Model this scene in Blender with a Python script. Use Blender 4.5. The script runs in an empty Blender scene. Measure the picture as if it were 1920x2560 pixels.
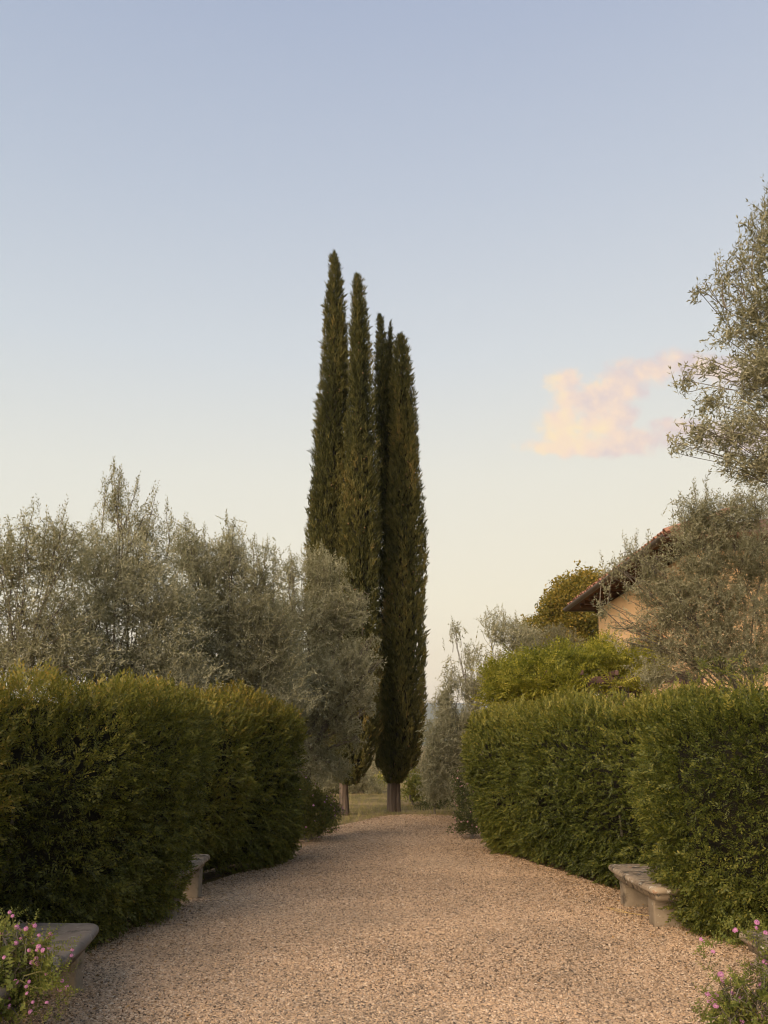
import bpy, bmesh, math, random
import numpy as np
from mathutils import Vector, Matrix

rng = np.random.default_rng(7)
random.seed(7)
R = math.radians
SC = bpy.context.scene
COL = SC.collection

# ------------------------------------------------------------------ camera
EYE = 1.55
F = 2100.0                 # focal length in pixels of a 1920 x 2560 frame
PITCH = R(7.5)             # camera tilted up a little, the rest is lens shift
HORIZON = 1860.0
PRINC = HORIZON - F * math.tan(PITCH)
cam_d = bpy.data.cameras.new('camera')
cam = bpy.data.objects.new('camera', cam_d)
COL.objects.link(cam)
cam.location = (0, 0, EYE)
cam.rotation_euler = (R(90) + PITCH, 0, 0)
cam_d.sensor_fit = 'VERTICAL'
cam_d.sensor_height = 36.0
cam_d.lens = F / 2560 * 36.0
cam_d.shift_y = (PRINC - 1280) / 2560
cam_d.clip_start = 0.05
cam_d.clip_end = 20000
SC.camera = cam
SC.render.resolution_x, SC.render.resolution_y = 768, 1024

# ------------------------------------------------------------------ sky, sun, exposure
SUN_EL, SUN_AZ = R(27), R(-144)        # azimuth from +Y towards +X: low in the west, to the left
SUN_DIR = Vector((math.sin(SUN_AZ) * math.cos(SUN_EL), math.cos(SUN_AZ) * math.cos(SUN_EL), math.sin(SUN_EL)))
world = bpy.data.worlds.new('World')
SC.world = world
world.use_nodes = True
WN, WL = world.node_tree.nodes, world.node_tree.links
WN.clear()


def wsock(v, sock):
    if isinstance(v, (int, float)):
        sock.default_value = v
    else:
        WL.new(v, sock)


def wm(op, a, b=0.0, c=0.0, clamp=False):
    n = WN.new('ShaderNodeMath')
    n.operation = op
    n.use_clamp = clamp
    wsock(a, n.inputs[0]); wsock(b, n.inputs[1]); wsock(c, n.inputs[2])
    return n.outputs[0]


def wmix(fac, a, b, blend='MIX'):
    n = WN.new('ShaderNodeMix')
    n.data_type = 'RGBA'
    n.blend_type = blend
    wsock(fac, n.inputs['Factor'])
    for v, s in ((a, n.inputs['A']), (b, n.inputs['B'])):
        if isinstance(v, tuple):
            s.default_value = (*v, 1)
        else:
            WL.new(v, s)
    return n.outputs['Result']


def wramp(fac, stops, interp='EASE'):
    n = WN.new('ShaderNodeValToRGB')
    cr = n.color_ramp
    cr.interpolation = interp
    while len(cr.elements) < len(stops):
        cr.elements.new(0.5)
    for e, (p, c) in zip(cr.elements, stops):
        e.position = p
        e.color = (*c, 1)
    WL.new(fac, n.inputs[0])
    return n.outputs[0]


def lin(r, g, b):
    return tuple((v / 255 / 12.92) if v / 255 <= 0.04045 else ((v / 255 + 0.055) / 1.055) ** 2.4 for v in (r, g, b))


sky = WN.new('ShaderNodeTexSky')
sky.sky_type = 'NISHITA'
sky.sun_disc = False
sky.sun_elevation = SUN_EL
sky.sun_rotation = SUN_AZ
sky.altitude = 300
sky.air_density = 1.0
sky.dust_density = 2.0
sky.ozone_density = 1.5
tc = WN.new('ShaderNodeTexCoord')
sep = WN.new('ShaderNodeSeparateXYZ')
WL.new(tc.outputs['Generated'], sep.inputs[0])
dx, dy, dz = sep.outputs
elev = wm('DIVIDE', wm('ARCSINE', wm('MINIMUM', wm('MAXIMUM', dz, -1.0), 1.0)), math.pi / 2)      # -1..1
elev01 = wm('MAXIMUM', elev, 0.0)
# evening haze gradient: peach at the horizon, cream, then pale blue (radiance x10, see strength)
haze = wramp(elev01, [(0.0, lin(222, 200, 174)), (0.048, lin(238, 220, 190)), (0.109, lin(242, 231, 204)), (0.199, lin(235, 230, 214)),
                      (0.284, lin(217, 220, 221)), (0.387, lin(197, 204, 216)), (0.495, lin(177, 187, 209)), (1.0, lin(160, 172, 201))], 'LINEAR')
EXG = 10.0 / 2 ** 1.27 / 1.5
haze10 = wmix(1.0, haze, (EXG, EXG, EXG), 'MULTIPLY')
sd = wm('ADD', wm('ADD', wm('MULTIPLY', dx, SUN_DIR.x), wm('MULTIPLY', dy, SUN_DIR.y)), wm('MULTIPLY', dz, SUN_DIR.z))
near_sun = wm('POWER', wm('MULTIPLY', wm('ADD', sd, 1.0), 0.5), 1.6)         # towards the sunset the plain sky takes over
skywarm = wmix(1.0, sky.outputs[0], (1.0, 0.88, 0.72), 'MULTIPLY')
skycol = wmix(wm('SUBTRACT', 0.98, wm('MULTIPLY', near_sun, 0.8)), skywarm, haze10)
# the cloud: soft lobes in sky directions, broken up by noise
ysafe = wm('MAXIMUM', dy, 0.05)
ca = wm('DIVIDE', dx, ysafe)
ce = wm('DIVIDE', dz, ysafe)


def sky_uv(px, py):
    u, v = (px - 960) / F, (PRINC - py) / F
    y = math.cos(PITCH) - math.sin(PITCH) * v
    z = math.sin(PITCH) + math.cos(PITCH) * v
    return u / y, z / y


comb = WN.new('ShaderNodeCombineXYZ')
WL.new(ca, comb.inputs[0]); WL.new(ce, comb.inputs[1])


def wnoise(scale, detail, rough, off=(0, 0, 0), dist=0.0):
    mp = WN.new('ShaderNodeMapping')
    mp.inputs['Location'].default_value = off
    WL.new(comb.outputs[0], mp.inputs[0])
    n = WN.new('ShaderNodeTexNoise')
    WL.new(mp.outputs[0], n.inputs['Vector'])
    n.inputs['Scale'].default_value = scale
    n.inputs['Detail'].default_value = detail
    n.inputs['Roughness'].default_value = rough
    n.inputs['Distortion'].default_value = dist
    return n.outputs[0]


lobes = [(1415, 1075, 58, 62), (1385, 1120, 70, 16), (1500, 1116, 150, 26), (1605, 1095, 110, 30), (1700, 1068, 90, 24), (1440, 1000, 54, 52), (1500, 985, 62, 52),
         (1552, 962, 64, 46), (1615, 930, 90, 36), (1700, 905, 90, 32), (1415, 955, 46, 34), (1545, 1040, 50, 42), (1480, 1050, 70, 52), (1850, 930, 120, 40), (1850, 1090, 130, 36)]
field = None
for px, py, rx, ry in lobes:
    u, v = sky_uv(px, py)
    s = 1 / F / math.cos(PITCH)
    ex = wm('DIVIDE', wm('SUBTRACT', ca, u), rx * 1.22 * s)
    ey = wm('DIVIDE', wm('SUBTRACT', ce, v), ry * 1.22 * s)
    d = wm('SUBTRACT', 1.0, wm('ADD', wm('MULTIPLY', ex, ex), wm('MULTIPLY', ey, ey)))
    d = wm('MAXIMUM', d, -1.5)
    field = d if field is None else wm('SMOOTH_MAX', field, d, 0.35)
n1 = wnoise(16, 7, 0.62, (1.3, 0.4, 0), dist=0.5)
n2 = wnoise(48, 7, 0.62, (3, 1, 0), dist=0.3)
dens = wm('ADD', wm('MULTIPLY', field, 0.62), wm('ADD', wm('MULTIPLY', wm('SUBTRACT', n1, 0.44), 1.6), wm('MULTIPLY', wm('SUBTRACT', n2, 0.5), 1.5)))
mask = WN.new('ShaderNodeMapRange')
mask.interpolation_type = 'SMOOTHERSTEP'
WL.new(dens, mask.inputs['Value'])
mask.inputs['From Min'].default_value = -0.18
mask.inputs['From Max'].default_value = 0.72
mask.inputs['To Max'].default_value = 0.95
front = wm('GREATER_THAN', dy, 0.1)
cmask = wm('MULTIPLY', mask.outputs[0], front)
u0, v0 = sky_uv(1330, 1080)
u1, v1 = sky_uv(1640, 1080)
lit = wm('SUBTRACT', 1.0, wm('DIVIDE', wm('SUBTRACT', ca, u0), u1 - u0), clamp=True)
lit = wm('ADD', wm('ADD', wm('MULTIPLY', lit, 0.55), 0.25), wm('MULTIPLY', wm('SUBTRACT', wnoise(26, 4, 0.55, (0.012, -0.016, 0)), 0.46), 2.0), clamp=True)
ccol = wramp(lit, [(0.0, lin(216, 203, 206)), (0.35, lin(232, 214, 208)), (0.65, lin(250, 224, 203)), (1.0, lin(255, 232, 194))], 'LINEAR')
ccol10 = wmix(1.0, ccol, (EXG, EXG, EXG), 'MULTIPLY')
skyfinal = wmix(cmask, skycol, ccol10)
bg = WN.new('ShaderNodeBackground')
bg.inputs['Strength'].default_value = 0.15
WL.new(skyfinal, bg.inputs[0])
wo = WN.new('ShaderNodeOutputWorld')
WL.new(bg.outputs[0], wo.inputs[0])

sun_d = bpy.data.lights.new('sun', 'SUN')
sun_d.energy = 1.5
sun_d.angle = R(55)
sun_d.color = (1.0, 0.74, 0.47)
sun = bpy.data.objects.new('sun', sun_d)
COL.objects.link(sun)
sun.rotation_euler = SUN_DIR.to_track_quat('Z', 'Y').to_euler()

SC.view_settings.view_transform = 'Standard'
SC.view_settings.look = 'None'
SC.view_settings.exposure = 1.27
SC.view_settings.gamma = 1.0
SC.view_settings.use_curve_mapping = False
SC.render.engine = 'CYCLES'
SC.cycles.use_denoising = True
try:
    SC.cycles.denoiser = 'OPENIMAGEDENOISE'
except Exception:
    pass
SC.cycles.pixel_filter_type = 'BLACKMAN_HARRIS'
SC.cycles.filter_width = 1.15
SC.cycles.max_bounces = 6
SC.cycles.diffuse_bounces = 4
SC.cycles.glossy_bounces = 2
SC.cycles.transmission_bounces = 4
SC.cycles.use_adaptive_sampling = True
SC.cycles.adaptive_threshold = 0.015


# ------------------------------------------------------------------ geometry helpers
def P(px, py, Y):
    """world point on the ray through a photo pixel at distance Y along the path"""
    u, v = (px - 960) / F, (PRINC - py) / F
    y = math.cos(PITCH) - math.sin(PITCH) * v
    z = math.sin(PITCH) + math.cos(PITCH) * v
    t = Y / y
    return np.array((u * t, Y, EYE + z * t))


def G(px, py, h=0.0):
    """point of height h seen at a photo pixel"""
    u, v = (px - 960) / F, (PRINC - py) / F
    y = math.cos(PITCH) - math.sin(PITCH) * v
    z = math.sin(PITCH) + math.cos(PITCH) * v
    t = (h - EYE) / z
    return np.array((u * t, y * t, h))


def ppm(Y):
    return F / Y          # photo pixels per metre at distance Y


def nrm(a):
    return a / np.maximum(np.linalg.norm(a, axis=-1, keepdims=True), 1e-9)


class Noise:
    def __init__(self, freq, n=10, seed=0):
        r = np.random.default_rng(seed)
        self.k = nrm(r.normal(size=(n, 3))) * freq * r.uniform(0.6, 1.5, (n, 1))
        self.p = r.uniform(0, 6.283, n)

    def __call__(self, x):
        return np.sin(x @ self.k.T + self.p).mean(axis=-1) * 2.2      # about -1..1


def link(name, data, parent=None):
    o = bpy.data.objects.new(name, data)
    COL.objects.link(o)
    if parent is not None:
        o.parent = parent
    return o


def tag(o, label=None, cat=None, group=None, kind=None):
    if label: o['label'] = label
    if cat: o['category'] = cat
    if group: o['group'] = group
    if kind: o['kind'] = kind
    return o


def empty(name, label, cat, group=None, loc=(0, 0, 0)):
    o = link(name, None)
    o.location = loc
    o.empty_display_size = 0.2
    return tag(o, label, cat, group)


def mesh_np(name, V, Q, mat, parent=None, tint=None, smooth=False, kind=None):
    """mesh from numpy arrays: V (n,3), Q (m,k) faces, optional per face tint"""
    V = np.ascontiguousarray(V, dtype=np.float32)
    Q = np.ascontiguousarray(Q, dtype=np.int32)
    me = bpy.data.meshes.new(name)
    m, k = Q.shape
    me.vertices.add(len(V)); me.vertices.foreach_set('co', V.ravel())
    me.loops.add(m * k); me.loops.foreach_set('vertex_index', Q.ravel())
    me.polygons.add(m)
    me.polygons.foreach_set('loop_start', np.arange(0, m * k, k, dtype=np.int32))
    me.polygons.foreach_set('loop_total', np.full(m, k, dtype=np.int32))
    if smooth:
        me.polygons.foreach_set('use_smooth', np.ones(m, dtype=bool))
    if tint is not None:
        a = me.attributes.new('tint', 'FLOAT', 'FACE')
        a.data.foreach_set('value', np.clip(np.asarray(tint, dtype=np.float32), 0, 1))
    me.update(calc_edges=True)
    me.materials.append(mat)
    o = link(name, me, parent)
    if kind:
        o['kind'] = kind
    return o


def bm_obj(name, bm, mat, parent=None, smooth=False, recalc=True):
    if recalc:
        bmesh.ops.recalc_face_normals(bm, faces=bm.faces)
    me = bpy.data.meshes.new(name)
    bm.to_mesh(me)
    bm.free()
    if smooth:
        for p in me.polygons:
            p.use_smooth = True
    me.materials.append(mat)
    return link(name, me, parent)


def box_bm(x0, x1, y0, y1, z0, z1, bev=0.0, seg=2, bm=None):
    own = bm is None
    b = bmesh.new()
    bmesh.ops.create_cube(b, size=1)
    bmesh.ops.scale(b, vec=(x1 - x0, y1 - y0, z1 - z0), verts=b.verts)
    bmesh.ops.translate(b, vec=((x0 + x1) / 2, (y0 + y1) / 2, (z0 + z1) / 2), verts=b.verts)
    if bev > 0:
        bmesh.ops.bevel(b, geom=list(b.edges), offset=bev, segments=seg, affect='EDGES', profile=0.5)
    return b


def tubes(lines, sides=6):
    """lines: list of (points (n,3), radii (n,)) -> V, Q"""
    Vs, Qs, off = [], [], 0
    ang = np.arange(sides) / sides * 2 * np.pi
    for pts, rad in lines:
        pts = np.asarray(pts, float); rad = np.asarray(rad, float)
        t = nrm(np.gradient(pts, axis=0))
        ref = np.array((0.31, 0.17, 0.93)) if abs(t[0] @ np.array((0.31, 0.17, 0.93))) < 0.9 else np.array((1.0, 0, 0))
        a = nrm(np.cross(t, ref)); b = np.cross(t, a)
        ring = pts[:, None, :] + rad[:, None, None] * (np.cos(ang)[None, :, None] * a[:, None, :] + np.sin(ang)[None, :, None] * b[:, None, :])
        n = len(pts)
        Vs.append(ring.reshape(-1, 3))
        i = np.arange(n - 1)[:, None] * sides
        j = np.arange(sides)[None, :]
        jn = (j + 1) % sides
        Qs.append(np.stack([i + j, i + jn, i + sides + jn, i + sides + j], -1).reshape(-1, 4) + off)
        off += n * sides
    return np.concatenate(Vs), np.concatenate(Qs)


def curve_pts(a, b, n=6, sag=0.0, wob=0.0):
    a, b = np.asarray(a, float), np.asarray(b, float)
    t = np.linspace(0, 1, n)[:, None]
    p = a + (b - a) * t
    p[:, 2] += sag * np.sin(np.pi * t[:, 0])
    if wob:
        w = rng.normal(size=(n, 3)) * wob
        w[0] = w[-1] = 0
        p += w
    return p


def basis(d, roll):
    """(m,3,3) with columns x, d, z"""
    d = nrm(d)
    ref = np.tile(np.array((0.0, 0.0, 1.0)), (len(d), 1))
    flat = np.abs(d[:, 2]) > 0.95
    ref[flat] = (1, 0, 0)
    x = nrm(np.cross(d, ref)); z = np.cross(x, d)
    c, s = np.cos(roll)[:, None], np.sin(roll)[:, None]
    return np.stack([x * c + z * s, d, -x * s + z * c], -1)


def leaf_quad(base, d, n, L, W, mid=0.45, fold=0.25, curl=0.0):
    """kite-shaped leaf: 4 verts"""
    d = d / np.linalg.norm(d)
    s = np.cross(d, n); s = s / max(np.linalg.norm(s), 1e-6)
    n = np.cross(s, d)
    m = base + d * L * mid
    return np.array([base, m + s * W / 2 + n * fold * W, base + d * L + n * curl * L, m - s * W / 2 + n * fold * W])


def blade(base, d, n, L, W, *_):
    """pointed blade: one triangle"""
    d = d / np.linalg.norm(d)
    s = np.cross(d, n); s = s / max(np.linalg.norm(s), 1e-6)
    return np.array([base - s * W / 2, base + s * W / 2, base + d * L])


def scatter(protos, T, D, S, tint, jit=0.08, roll=None, leaf_tint=None):
    """place proto twigs (each (k,4,3)) at T pointing along D with scale S -> V, Q, face tint"""
    m = len(T)
    which = rng.integers(0, len(protos), m)
    if roll is None:
        roll = rng.uniform(0, 2 * np.pi, m)
    B = basis(D, roll)
    Vs, ts = [], []
    for i, pr in enumerate(protos):
        idx = np.nonzero(which == i)[0]
        if len(idx) == 0: continue
        v = np.asarray(pr).reshape(-1, 3)
        w = np.einsum('mij,kj->mki', B[idx] * S[idx][:, None, None], v) + T[idx][:, None, :]
        Vs.append(w.reshape(-1, 3))
        k = len(pr)
        tt = tint[idx][:, None] + rng.normal(0, jit, (len(idx), k))
        if leaf_tint is not None:
            tt = tt + np.asarray(leaf_tint[i])[None, :]
        ts.append(tt.ravel())
    V = np.concatenate(Vs)
    Q = np.arange(len(V)).reshape(-1, np.asarray(protos[0]).shape[1])
    return V, Q, np.concatenate(ts)


# ------------------------------------------------------------------ materials
def new_mat(name):
    m = bpy.data.materials.new(name)
    m.use_nodes = True
    nt = m.node_tree
    nt.nodes.clear()
    out = nt.nodes.new('ShaderNodeOutputMaterial')
    return m, nt, nt.nodes, nt.links, out


def ramp_node(N, stops, interp='LINEAR'):
    n = N.new('ShaderNodeValToRGB')
    cr = n.color_ramp
    cr.interpolation = interp
    while len(cr.elements) < len(stops):
        cr.elements.new(0.5)
    for e, (p, c) in zip(cr.elements, stops):
        e.position = p; e.color = (*c, 1)
    return n


def leaf_mat(name, stops, trans=0.25, rough=0.6, spec=0.25, tr_gain=1.3):
    m, nt, N, L, out = new_mat(name)
    at = N.new('ShaderNodeAttribute'); at.attribute_name = 'tint'
    rp = ramp_node(N, stops)
    L.new(at.outputs['Fac'], rp.inputs[0])
    pb = N.new('ShaderNodeBsdfPrincipled')
    L.new(rp.outputs[0], pb.inputs['Base Color'])
    pb.inputs['Roughness'].default_value = rough
    pb.inputs['Specular IOR Level'].default_value = spec
    tb = N.new('ShaderNodeBsdfTranslucent')
    mx = N.new('ShaderNodeMix'); mx.data_type = 'RGBA'; mx.blend_type = 'MULTIPLY'; mx.inputs['Factor'].default_value = 1
    L.new(rp.outputs[0], mx.inputs['A']); mx.inputs['B'].default_value = (tr_gain, tr_gain * 1.05, tr_gain * 0.6, 1)
    L.new(mx.outputs['Result'], tb.inputs[0])
    ms = N.new('ShaderNodeMixShader'); ms.inputs[0].default_value = trans
    L.new(pb.outputs[0], ms.inputs[1]); L.new(tb.outputs[0], ms.inputs[2])
    L.new(ms.outputs[0], out.inputs[0])
    return m


def rough_mat(name, stops, scale=8.0, detail=8, rough=0.9, bump=0.3, bscale=40.0, spec=0.2, stretch=(1, 1, 1), spots=None, dist=0.0, bdist=0.01):
    """noise-coloured, bumped surface; spots = (colour, scale, threshold, softness) for lichen and stains"""
    m, nt, N, L, out = new_mat(name)
    tcn = N.new('ShaderNodeTexCoord')
    mp = N.new('ShaderNodeMapping'); mp.inputs['Scale'].default_value = stretch
    L.new(tcn.outputs['Object'], mp.inputs[0])
    n = N.new('ShaderNodeTexNoise'); n.inputs['Scale'].default_value = scale; n.inputs['Detail'].default_value = detail
    n.inputs['Roughness'].default_value = 0.62; n.inputs['Distortion'].default_value = dist
    L.new(mp.outputs[0], n.inputs['Vector'])
    rp = ramp_node(N, stops); L.new(n.outputs[0], rp.inputs[0])
    colr = rp.outputs[0]
    for sp in spots or []:
        c, s, th, so = sp
        n3 = N.new('ShaderNodeTexNoise'); n3.inputs['Scale'].default_value = s; n3.inputs['Detail'].default_value = 7; n3.inputs['Roughness'].default_value = 0.65
        L.new(tcn.outputs['Object'], n3.inputs['Vector'])
        mr = N.new('ShaderNodeMapRange'); mr.inputs['From Min'].default_value = th; mr.inputs['From Max'].default_value = th + so
        L.new(n3.outputs[0], mr.inputs['Value'])
        mx = N.new('ShaderNodeMix'); mx.data_type = 'RGBA'
        L.new(mr.outputs[0], mx.inputs['Factor']); L.new(colr, mx.inputs['A']); mx.inputs['B'].default_value = (*c, 1)
        colr = mx.outputs['Result']
    pb = N.new('ShaderNodeBsdfPrincipled')
    L.new(colr, pb.inputs['Base Color'])
    pb.inputs['Roughness'].default_value = rough
    pb.inputs['Specular IOR Level'].default_value = spec
    n2 = N.new('ShaderNodeTexNoise'); n2.inputs['Scale'].default_value = bscale; n2.inputs['Detail'].default_value = 6
    n2.inputs['Roughness'].default_value = 0.7
    L.new(mp.outputs[0], n2.inputs['Vector'])
    bp = N.new('ShaderNodeBump'); bp.inputs['Strength'].default_value = bump; bp.inputs['Distance'].default_value = bdist
    L.new(n2.outputs[0], bp.inputs['Height']); L.new(bp.outputs[0], pb.inputs['Normal'])
    L.new(pb.outputs[0], out.inputs[0])
    return m


M = {}
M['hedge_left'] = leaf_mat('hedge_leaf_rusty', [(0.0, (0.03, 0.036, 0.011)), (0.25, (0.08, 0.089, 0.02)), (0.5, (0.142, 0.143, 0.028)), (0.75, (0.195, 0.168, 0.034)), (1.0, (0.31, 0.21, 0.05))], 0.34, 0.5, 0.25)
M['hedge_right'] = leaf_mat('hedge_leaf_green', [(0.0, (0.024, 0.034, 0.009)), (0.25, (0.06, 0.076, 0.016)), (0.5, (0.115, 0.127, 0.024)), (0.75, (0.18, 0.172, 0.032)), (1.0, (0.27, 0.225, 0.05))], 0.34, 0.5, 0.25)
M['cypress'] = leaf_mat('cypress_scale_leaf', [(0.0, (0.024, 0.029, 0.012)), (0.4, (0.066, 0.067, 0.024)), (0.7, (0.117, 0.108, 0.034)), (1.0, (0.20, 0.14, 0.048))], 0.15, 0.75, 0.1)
M['cypress_cone'] = rough_mat('cypress_cone', [(0.3, (0.09, 0.055, 0.025)), (0.7, (0.22, 0.14, 0.07))], 30, bump=0.2)
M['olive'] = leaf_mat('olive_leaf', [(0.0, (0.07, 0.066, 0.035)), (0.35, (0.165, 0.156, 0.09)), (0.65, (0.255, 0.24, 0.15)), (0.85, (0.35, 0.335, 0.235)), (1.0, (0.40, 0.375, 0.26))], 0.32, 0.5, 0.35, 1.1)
M['wisteria'] = leaf_mat('wisteria_leaflet', [(0.0, (0.04, 0.055, 0.01)), (0.4, (0.13, 0.145, 0.022)), (0.7, (0.25, 0.24, 0.032)), (1.0, (0.37, 0.32, 0.055))], 0.38)
M['autumn'] = leaf_mat('yellowing_leaf', [(0.0, (0.045, 0.055, 0.014)), (0.4, (0.16, 0.145, 0.028)), (0.75, (0.29, 0.205, 0.038)), (1.0, (0.36, 0.22, 0.04))], 0.35)
M['shrub'] = leaf_mat('shrub_leaf', [(0.0, (0.02, 0.03, 0.01)), (0.5, (0.065, 0.075, 0.02)), (1.0, (0.15, 0.14, 0.035))], 0.25)
M['vine'] = leaf_mat('vine_leaf', [(0.0, (0.06, 0.08, 0.02)), (0.5, (0.16, 0.17, 0.04)), (1.0, (0.28, 0.23, 0.06))], 0.3)
M['lantana'] = leaf_mat('lantana_leaf', [(0.0, (0.05, 0.07, 0.02)), (0.5, (0.14, 0.165, 0.04)), (0.85, (0.25, 0.245, 0.06)), (1.0, (0.34, 0.28, 0.08))], 0.35)
M['flower'] = leaf_mat('lantana_petal', [(0.0, (0.36, 0.12, 0.36)), (0.5, (0.52, 0.22, 0.47)), (1.0, (0.72, 0.42, 0.58))], 0.3, 0.6, 0.2, 1.2)
M['pale_flower'] = leaf_mat('faded_pink_petal', [(0.0, (0.38, 0.20, 0.25)), (1.0, (0.62, 0.40, 0.40))], 0.3)
M['grass'] = leaf_mat('dry_grass', [(0.0, (0.07, 0.08, 0.02)), (0.5, (0.20, 0.18, 0.07)), (1.0, (0.42, 0.33, 0.16))], 0.25)
M['litter'] = leaf_mat('fallen_leaf', [(0.0, (0.06, 0.035, 0.018)), (0.5, (0.17, 0.10, 0.045)), (1.0, (0.36, 0.22, 0.09))], 0.1, 0.8)
M['straw'] = rough_mat('straw', [(0.3, (0.42, 0.29, 0.10)), (0.7, (0.6, 0.44, 0.18))], 20)
M['bark'] = rough_mat('olive_bark', [(0.3, (0.08, 0.068, 0.055)), (0.7, (0.19, 0.165, 0.135))], 14, bump=0.7, bscale=30, stretch=(1, 1, 0.35))
M['cypress_bark'] = rough_mat('cypress_bark', [(0.3, (0.06, 0.045, 0.035)), (0.7, (0.17, 0.13, 0.105))], 12, bump=1.0, bscale=24, stretch=(1.6, 1.6, 0.12), bdist=0.03)
M['core_shade'] = rough_mat('inner_wood_shade', [(0.3, (0.008, 0.008, 0.005)), (0.7, (0.02, 0.018, 0.011))], 18, bump=0.8, bscale=45)  # wood darkened to near-black: shade inside the foliage put into the colour
M['stone_warm'] = rough_mat('weathered_sandstone', [(0.25, (0.14, 0.11, 0.08)), (0.5, (0.24, 0.19, 0.135)), (0.75, (0.36, 0.295, 0.215))], 7, bump=0.5, bscale=60, bdist=0.006,
                            spots=[((0.06, 0.052, 0.042), 11, 0.53, 0.08), ((0.42, 0.39, 0.33), 18, 0.58, 0.05), ((0.26, 0.13, 0.07), 7, 0.62, 0.05)])
M['stone_grey'] = rough_mat('grey_sandstone', [(0.25, (0.12, 0.10, 0.085)), (0.5, (0.165, 0.142, 0.12)), (0.75, (0.215, 0.188, 0.16))], 5, bump=0.35, bscale=70, bdist=0.004,
                            spots=[((0.075, 0.067, 0.058), 7, 0.54, 0.10), ((0.30, 0.28, 0.25), 20, 0.62, 0.05), ((0.09, 0.095, 0.06), 4, 0.58, 0.1)])
M['stone_leg'] = rough_mat('tooled_stone', [(0.25, (0.17, 0.135, 0.10)), (0.5, (0.235, 0.19, 0.14)), (0.75, (0.31, 0.26, 0.19))], 6, bump=0.6, bscale=80, bdist=0.006,
                           spots=[((0.10, 0.08, 0.06), 6, 0.54, 0.12), ((0.07, 0.075, 0.045), 3.5, 0.60, 0.10), ((0.40, 0.36, 0.30), 22, 0.64, 0.05)])
M['plaster'] = rough_mat('ochre_plaster', [(0.2, (0.53, 0.335, 0.17)), (0.5, (0.61, 0.40, 0.215)), (0.8, (0.67, 0.455, 0.26))], 0.9, 9, bump=0.25, bscale=30, stretch=(1, 1, 0.35),
                         spots=[((0.44, 0.25, 0.12), 2.2, 0.60, 0.15)])
M['terracotta'] = rough_mat('terracotta_tile', [(0.25, (0.17, 0.08, 0.055)), (0.5, (0.29, 0.145, 0.10)), (0.75, (0.40, 0.23, 0.17))], 5, bump=0.3, bscale=50,
                            spots=[((0.20, 0.17, 0.12), 12, 0.62, 0.08)])
M['gutter'] = rough_mat('aged_copper_gutter', [(0.3, (0.05, 0.036, 0.028)), (0.7, (0.10, 0.07, 0.05))], 9, rough=0.5, bump=0.1, spec=0.5)
M['rafter'] = rough_mat('dark_rafter_wood', [(0.3, (0.055, 0.03, 0.018)), (0.7, (0.13, 0.07, 0.04))], 10, bump=0.4, stretch=(0.3, 2, 2))
M['soffit'] = rough_mat('terracotta_soffit', [(0.3, (0.09, 0.05, 0.03)), (0.7, (0.17, 0.095, 0.06))], 6, bump=0.2)
M['pergola'] = rough_mat('brown_painted_wood', [(0.3, (0.07, 0.042, 0.036)), (0.7, (0.13, 0.08, 0.07))], 8, bump=0.3, stretch=(0.4, 2, 2))
M['shutter'] = rough_mat('faded_shutter', [(0.3, (0.40, 0.24, 0.12)), (0.7, (0.50, 0.31, 0.17))], 6, bump=0.2)
M['glass'] = rough_mat('dark_window_glass', [(0.3, (0.02, 0.02, 0.02)), (0.7, (0.04, 0.04, 0.04))], 2, rough=0.1, bump=0.0, spec=0.5)
M['hill'] = rough_mat('wooded_hill', [(0.35, (0.03, 0.045, 0.025)), (0.5, (0.06, 0.075, 0.04)), (0.65, (0.11, 0.115, 0.06))], 0.006, 10, bump=0.0)
M['soil'] = rough_mat('leafy_soil', [(0.3, (0.035, 0.026, 0.018)), (0.5, (0.085, 0.062, 0.04)), (0.7, (0.16, 0.115, 0.07))], 9, bump=0.8, bscale=50, bdist=0.02)


def ground_material():
    m, nt, N, L, out = new_mat('dry_meadow_soil')
    g = N.new('ShaderNodeNewGeometry')
    n = N.new('ShaderNodeTexNoise'); n.inputs['Scale'].default_value = 0.7; n.inputs['Detail'].default_value = 10; n.inputs['Roughness'].default_value = 0.7
    L.new(g.outputs['Position'], n.inputs['Vector'])
    rp = ramp_node(N, [(0.3, (0.08, 0.07, 0.03)), (0.45, (0.15, 0.12, 0.05)), (0.55, (0.24, 0.18, 0.085)), (0.7, (0.30, 0.22, 0.11))])
    L.new(n.outputs[0], rp.inputs[0])
    pb = N.new('ShaderNodeBsdfPrincipled'); pb.inputs['Roughness'].default_value = 0.95; pb.inputs['Specular IOR Level'].default_value = 0.1
    L.new(rp.outputs[0], pb.inputs['Base Color'])
    n2 = N.new('ShaderNodeTexNoise'); n2.inputs['Scale'].default_value = 22; n2.inputs['Detail'].default_value = 6
    L.new(g.outputs['Position'], n2.inputs['Vector'])
    bp = N.new('ShaderNodeBump'); bp.inputs['Strength'].default_value = 0.8; bp.inputs['Distance'].default_value = 0.05
    L.new(n2.outputs[0], bp.inputs['Height']); L.new(bp.outputs[0], pb.inputs['Normal'])
    L.new(pb.outputs[0], out.inputs[0])
    return m


PEBBLE_STOPS = [(0.0, (0.09, 0.071, 0.057)), (0.07, (0.17, 0.134, 0.106)), (0.18, (0.29, 0.222, 0.162)), (0.40, (0.425, 0.32, 0.222)),
                (0.60, (0.52, 0.385, 0.262)), (0.78, (0.495, 0.375, 0.272)), (0.9, (0.59, 0.465, 0.343)), (1.0, (0.67, 0.565, 0.45))]


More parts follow.
